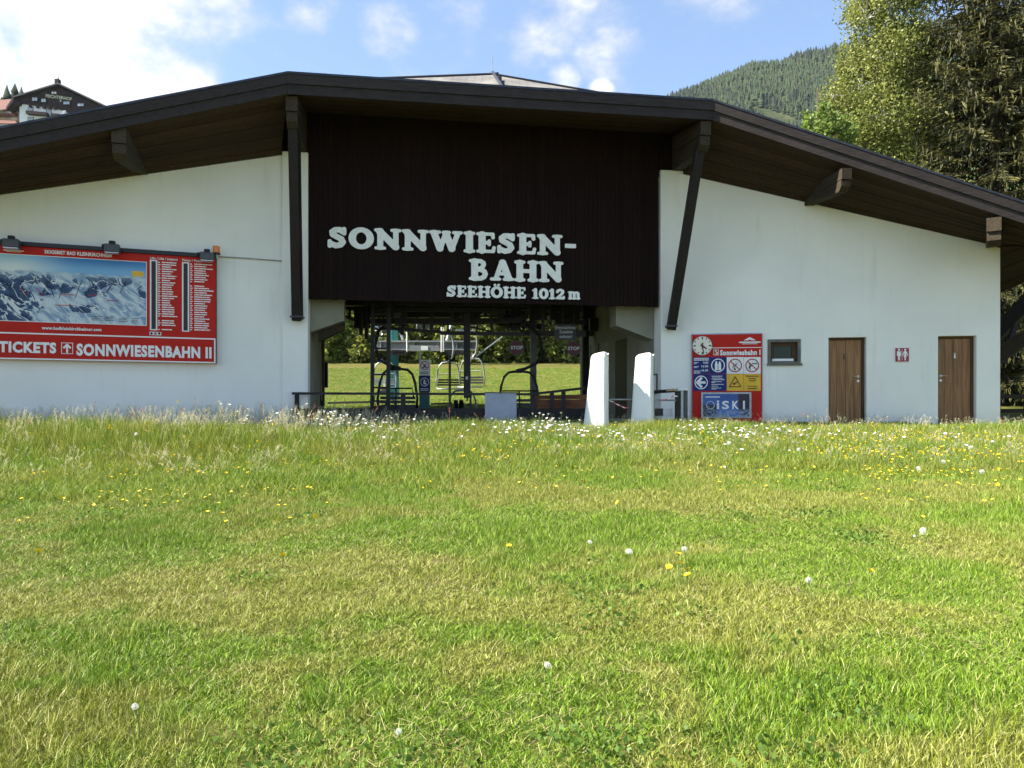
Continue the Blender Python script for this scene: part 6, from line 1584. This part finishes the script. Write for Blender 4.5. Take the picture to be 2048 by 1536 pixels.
# ------------------------------------------------------------------ single dandelions in the mown part
def clockmat():
    t = NT("seed_down"); b = t.bsdf((.82, .82, .80), .8, 0, .1); k = t.node('ShaderNodeBsdfTranslucent', {'Color': (.80, .80, .78, 1)})
    return t.end(t.node('ShaderNodeMixShader', {0: .45, 1: b.outputs[0], 2: k.outputs[0]}))
m_down = clockmat(); m_core = flat("seed_core", (.30, .26, .17), .8)
def clock_mesh(seed, rad):
    """a ball of fine spokes, each ending in a small tuft"""
    r = np.random.default_rng(seed); n = 84; V, Fq = [], []
    for i in range(n):
        z = 1 - 2 * (i + .5) / n; a = i * 2.39996; q = math.sqrt(1 - z * z); d_ = np.array([q * math.cos(a), q * math.sin(a), z])
        if z < -.80: continue
        s = np.cross(d_, r.normal(size=3)); s /= np.linalg.norm(s); t = np.cross(d_, s); R0_ = rad * r.uniform(.9, 1.02)
        b = len(V); V += [tuple(d_ * rad * .2 - s * .0004), tuple(d_ * rad * .2 + s * .0004), tuple(d_ * R0_ * .86 + s * .0004), tuple(d_ * R0_ * .86 - s * .0004)]; Fq.append((b, b + 1, b + 2, b + 3))
        for k in range(4):
            al = k * math.pi / 4 + r.uniform(0, .7); e = (s * math.cos(al) + t * math.sin(al)) * rad * .24; f = np.cross(d_, e) * .10
            b = len(V); c = d_ * R0_; V += [tuple(d_ * R0_ * .88), tuple(c + e + f), tuple(c + e * 1.05), tuple(c + e - f)]; Fq.append((b, b + 1, b + 2, b + 3)); b = len(V)
            V += [tuple(d_ * R0_ * .88), tuple(c - e + f), tuple(c - e * 1.05), tuple(c - e - f)]; Fq.append((b, b + 1, b + 2, b + 3))
    return arrmesh("seed_ball", V, Fq)
balls = [clock_mesh(500 + i, 1.0 * .024) for i in range(3)]
def ground_hit(px, py, lift):
    """distance at which the view ray passes `lift` above the ground"""
    lo, hi = 1.2, 18.0
    for _ in range(50):
        m = (lo + hi) / 2; p = W(px, py, m)
        if p.z > float(ground_z(p.x, p.y)) + lift: lo = m
        else: hi = m
    return lo
def dandelion_clock(px, py, rpx, label, lift=.15, i=0):
    d = ground_hit(px, py, lift); p = W(px, py, d); g = Vector((p.x + .015, p.y, float(ground_z(p.x, p.y)) - .01)); s = rpx * .88 / F * d / .024
    o = empty("dandelion_clock", tuple(g), label, "dandelion clock", "dandelion clocks in the meadow")
    MB().tube([g, g.lerp(p, .5) + Vector((.008, 0, 0)), p], .0028, 6).build("stem", m_stem, o)
    b = link("seed_ball", balls[i % 3], None if balls[i % 3].materials else m_down, o, loc=tuple(p - g)); b.scale = (s, s, s * .80); b.rotation_euler = (i * .3, i * .2, i)
    MB().ball(tuple(p), .005 * s, 6, 5).build("seed_core", m_core, o)
DC = [(1258, 1103, 8.5, "largest fluffy white dandelion head in the green patch, on a straight pale stem"), (1180, 1084, 5.5, "small white dandelion head left of the largest one in the green patch"), (1369, 1098, 7, "white dandelion head standing right over the cluster of yellow dandelions", .24), (1617, 1160, 7.5, "white dandelion head alone on the olive turf below the right doors' gap"), (1846, 1062, 9, "broad white dandelion head nearest the picture's right side"), (1829, 1072, 3.5, "tiny white dandelion head touching the broad right one from below left"), (1095, 1330, 8, "white dandelion head low in the picture's middle, above bare stalks", .22), (270, 1413, 8, "flattened white dandelion head alone in the lower left turf"), (797, 1463, 8, "lowest white dandelion head, near the picture's bottom edge"),
      (1837, 937, 5.5, "white dandelion head at the long grass edge below the toilet sign", .26), (1887, 923, 4.8, "white dandelion head at the long grass edge below the far right door", .26), (1964, 943, 5.5, "white dandelion head at the long grass edge rightmost of three", .26), (1941, 896, 5, "white dandelion head among long grass under the right wall end", .26), (1597, 899, 4.5, "white dandelion head among long grass below the small window", .26), (272, 868, 4, "single white dandelion head in tall grass below the ski map board", .34), (1458, 886, 4.5, "white dandelion head among long grass below the info board", .26)]
for i, a in enumerate(DC): dandelion_clock(a[0], a[1], a[2], a[3], a[4] if len(a) > 4 else .15, i)
def ydand_mesh(seed):
    r = np.random.default_rng(seed); V, Fq = [], []
    for i in range(46):
        a = i * 2.39996; q = .4 + .6 * math.sqrt((i + .5) / 46); el = 1.15 - q * .95; L = .019 * (1.05 if q > .7 else .8); d_ = np.array([math.cos(a) * math.cos(el), math.sin(a) * math.cos(el), math.sin(el)]); s = np.array([-math.sin(a), math.cos(a), 0]) * .0022; b = len(V)
        V += [tuple(-s * .5), tuple(s * .5), tuple(d_ * L + s), tuple(d_ * L - s)]; Fq.append((b, b + 1, b + 2, b + 3))
    return arrmesh("dandelion_petals", V, Fq)
yb = ydand_mesh(9); yb.materials.append(m_yellow)
YD = [(1018, 1092, "yellow dandelion flower at the left rim of the green patch"), (1357, 1108, "broad yellow dandelion flower just under the white head", .21), (1360, 1127, "yellow dandelion flower second from the top of its cluster", .17), (1375, 1139, "yellow dandelion flower low in its cluster, upper of a pair", .13), (1375, 1150, "yellow dandelion flower lowest in its cluster", .12), (1338, 1134, "small yellow dandelion flower left in the cluster", .12), (1742, 1141, "yellow dandelion flower alone on the right side turf"), (1057, 990, "yellow dandelion flower alone where the long grass ends"), (565, 1111, "yellow dandelion flower alone on the left olive turf"), (78, 1102, "yellow dandelion flower near the left picture edge"), (1235, 1005, "yellow dandelion flower just above the green patch"), (1995, 969, "yellow dandelion flower near the right picture edge"), (630, 1033, "yellow dandelion flower where turf meets long grass below the left pilaster")]
for i, a in enumerate(YD):
    lift = a[3] if len(a) > 3 else .12; d = ground_hit(a[0], a[1], lift); p = W(a[0], a[1], d); g = Vector((p.x + .01, p.y, float(ground_z(p.x, p.y)) - .01))
    o = empty("yellow_dandelion", tuple(g), a[2], "dandelion", "yellow dandelions in the meadow")
    MB().tube([g, g.lerp(p, .5) + Vector((-.006, 0, 0)), p], .0026, 6).build("stem", m_stem, o)
    b = link("flower_head", yb, None, o, loc=tuple(p - g)); b.scale = (1.15,) * 3; b.rotation_euler = (.25, .1 * i, i)

# ------------------------------------------------------------------ thin summer haze over the valley: one closed box of even air round everything
hz = MB().hexa([(-2600, -300, -60), (2900, -300, -60), (2900, 3300, -60), (-2600, 3300, -60), (-2600, -300, 960), (2900, -300, 960), (2900, 3300, 960), (-2600, 3300, 960)])
hm_ = bpy.data.materials.new("haze_air"); hm_.use_nodes = True; hn = hm_.node_tree; hn.nodes.clear()
hv = hn.nodes.new('ShaderNodeVolumePrincipled'); hv.inputs['Color'].default_value = (.80, .88, 1.0, 1); hv.inputs['Density'].default_value = .000032; hv.inputs['Anisotropy'].default_value = .2
ho_ = hn.nodes.new('ShaderNodeOutputMaterial'); hn.links.new(hv.outputs[0], ho_.inputs['Volume'])
hz.build("haze", hm_, kind='stuff')
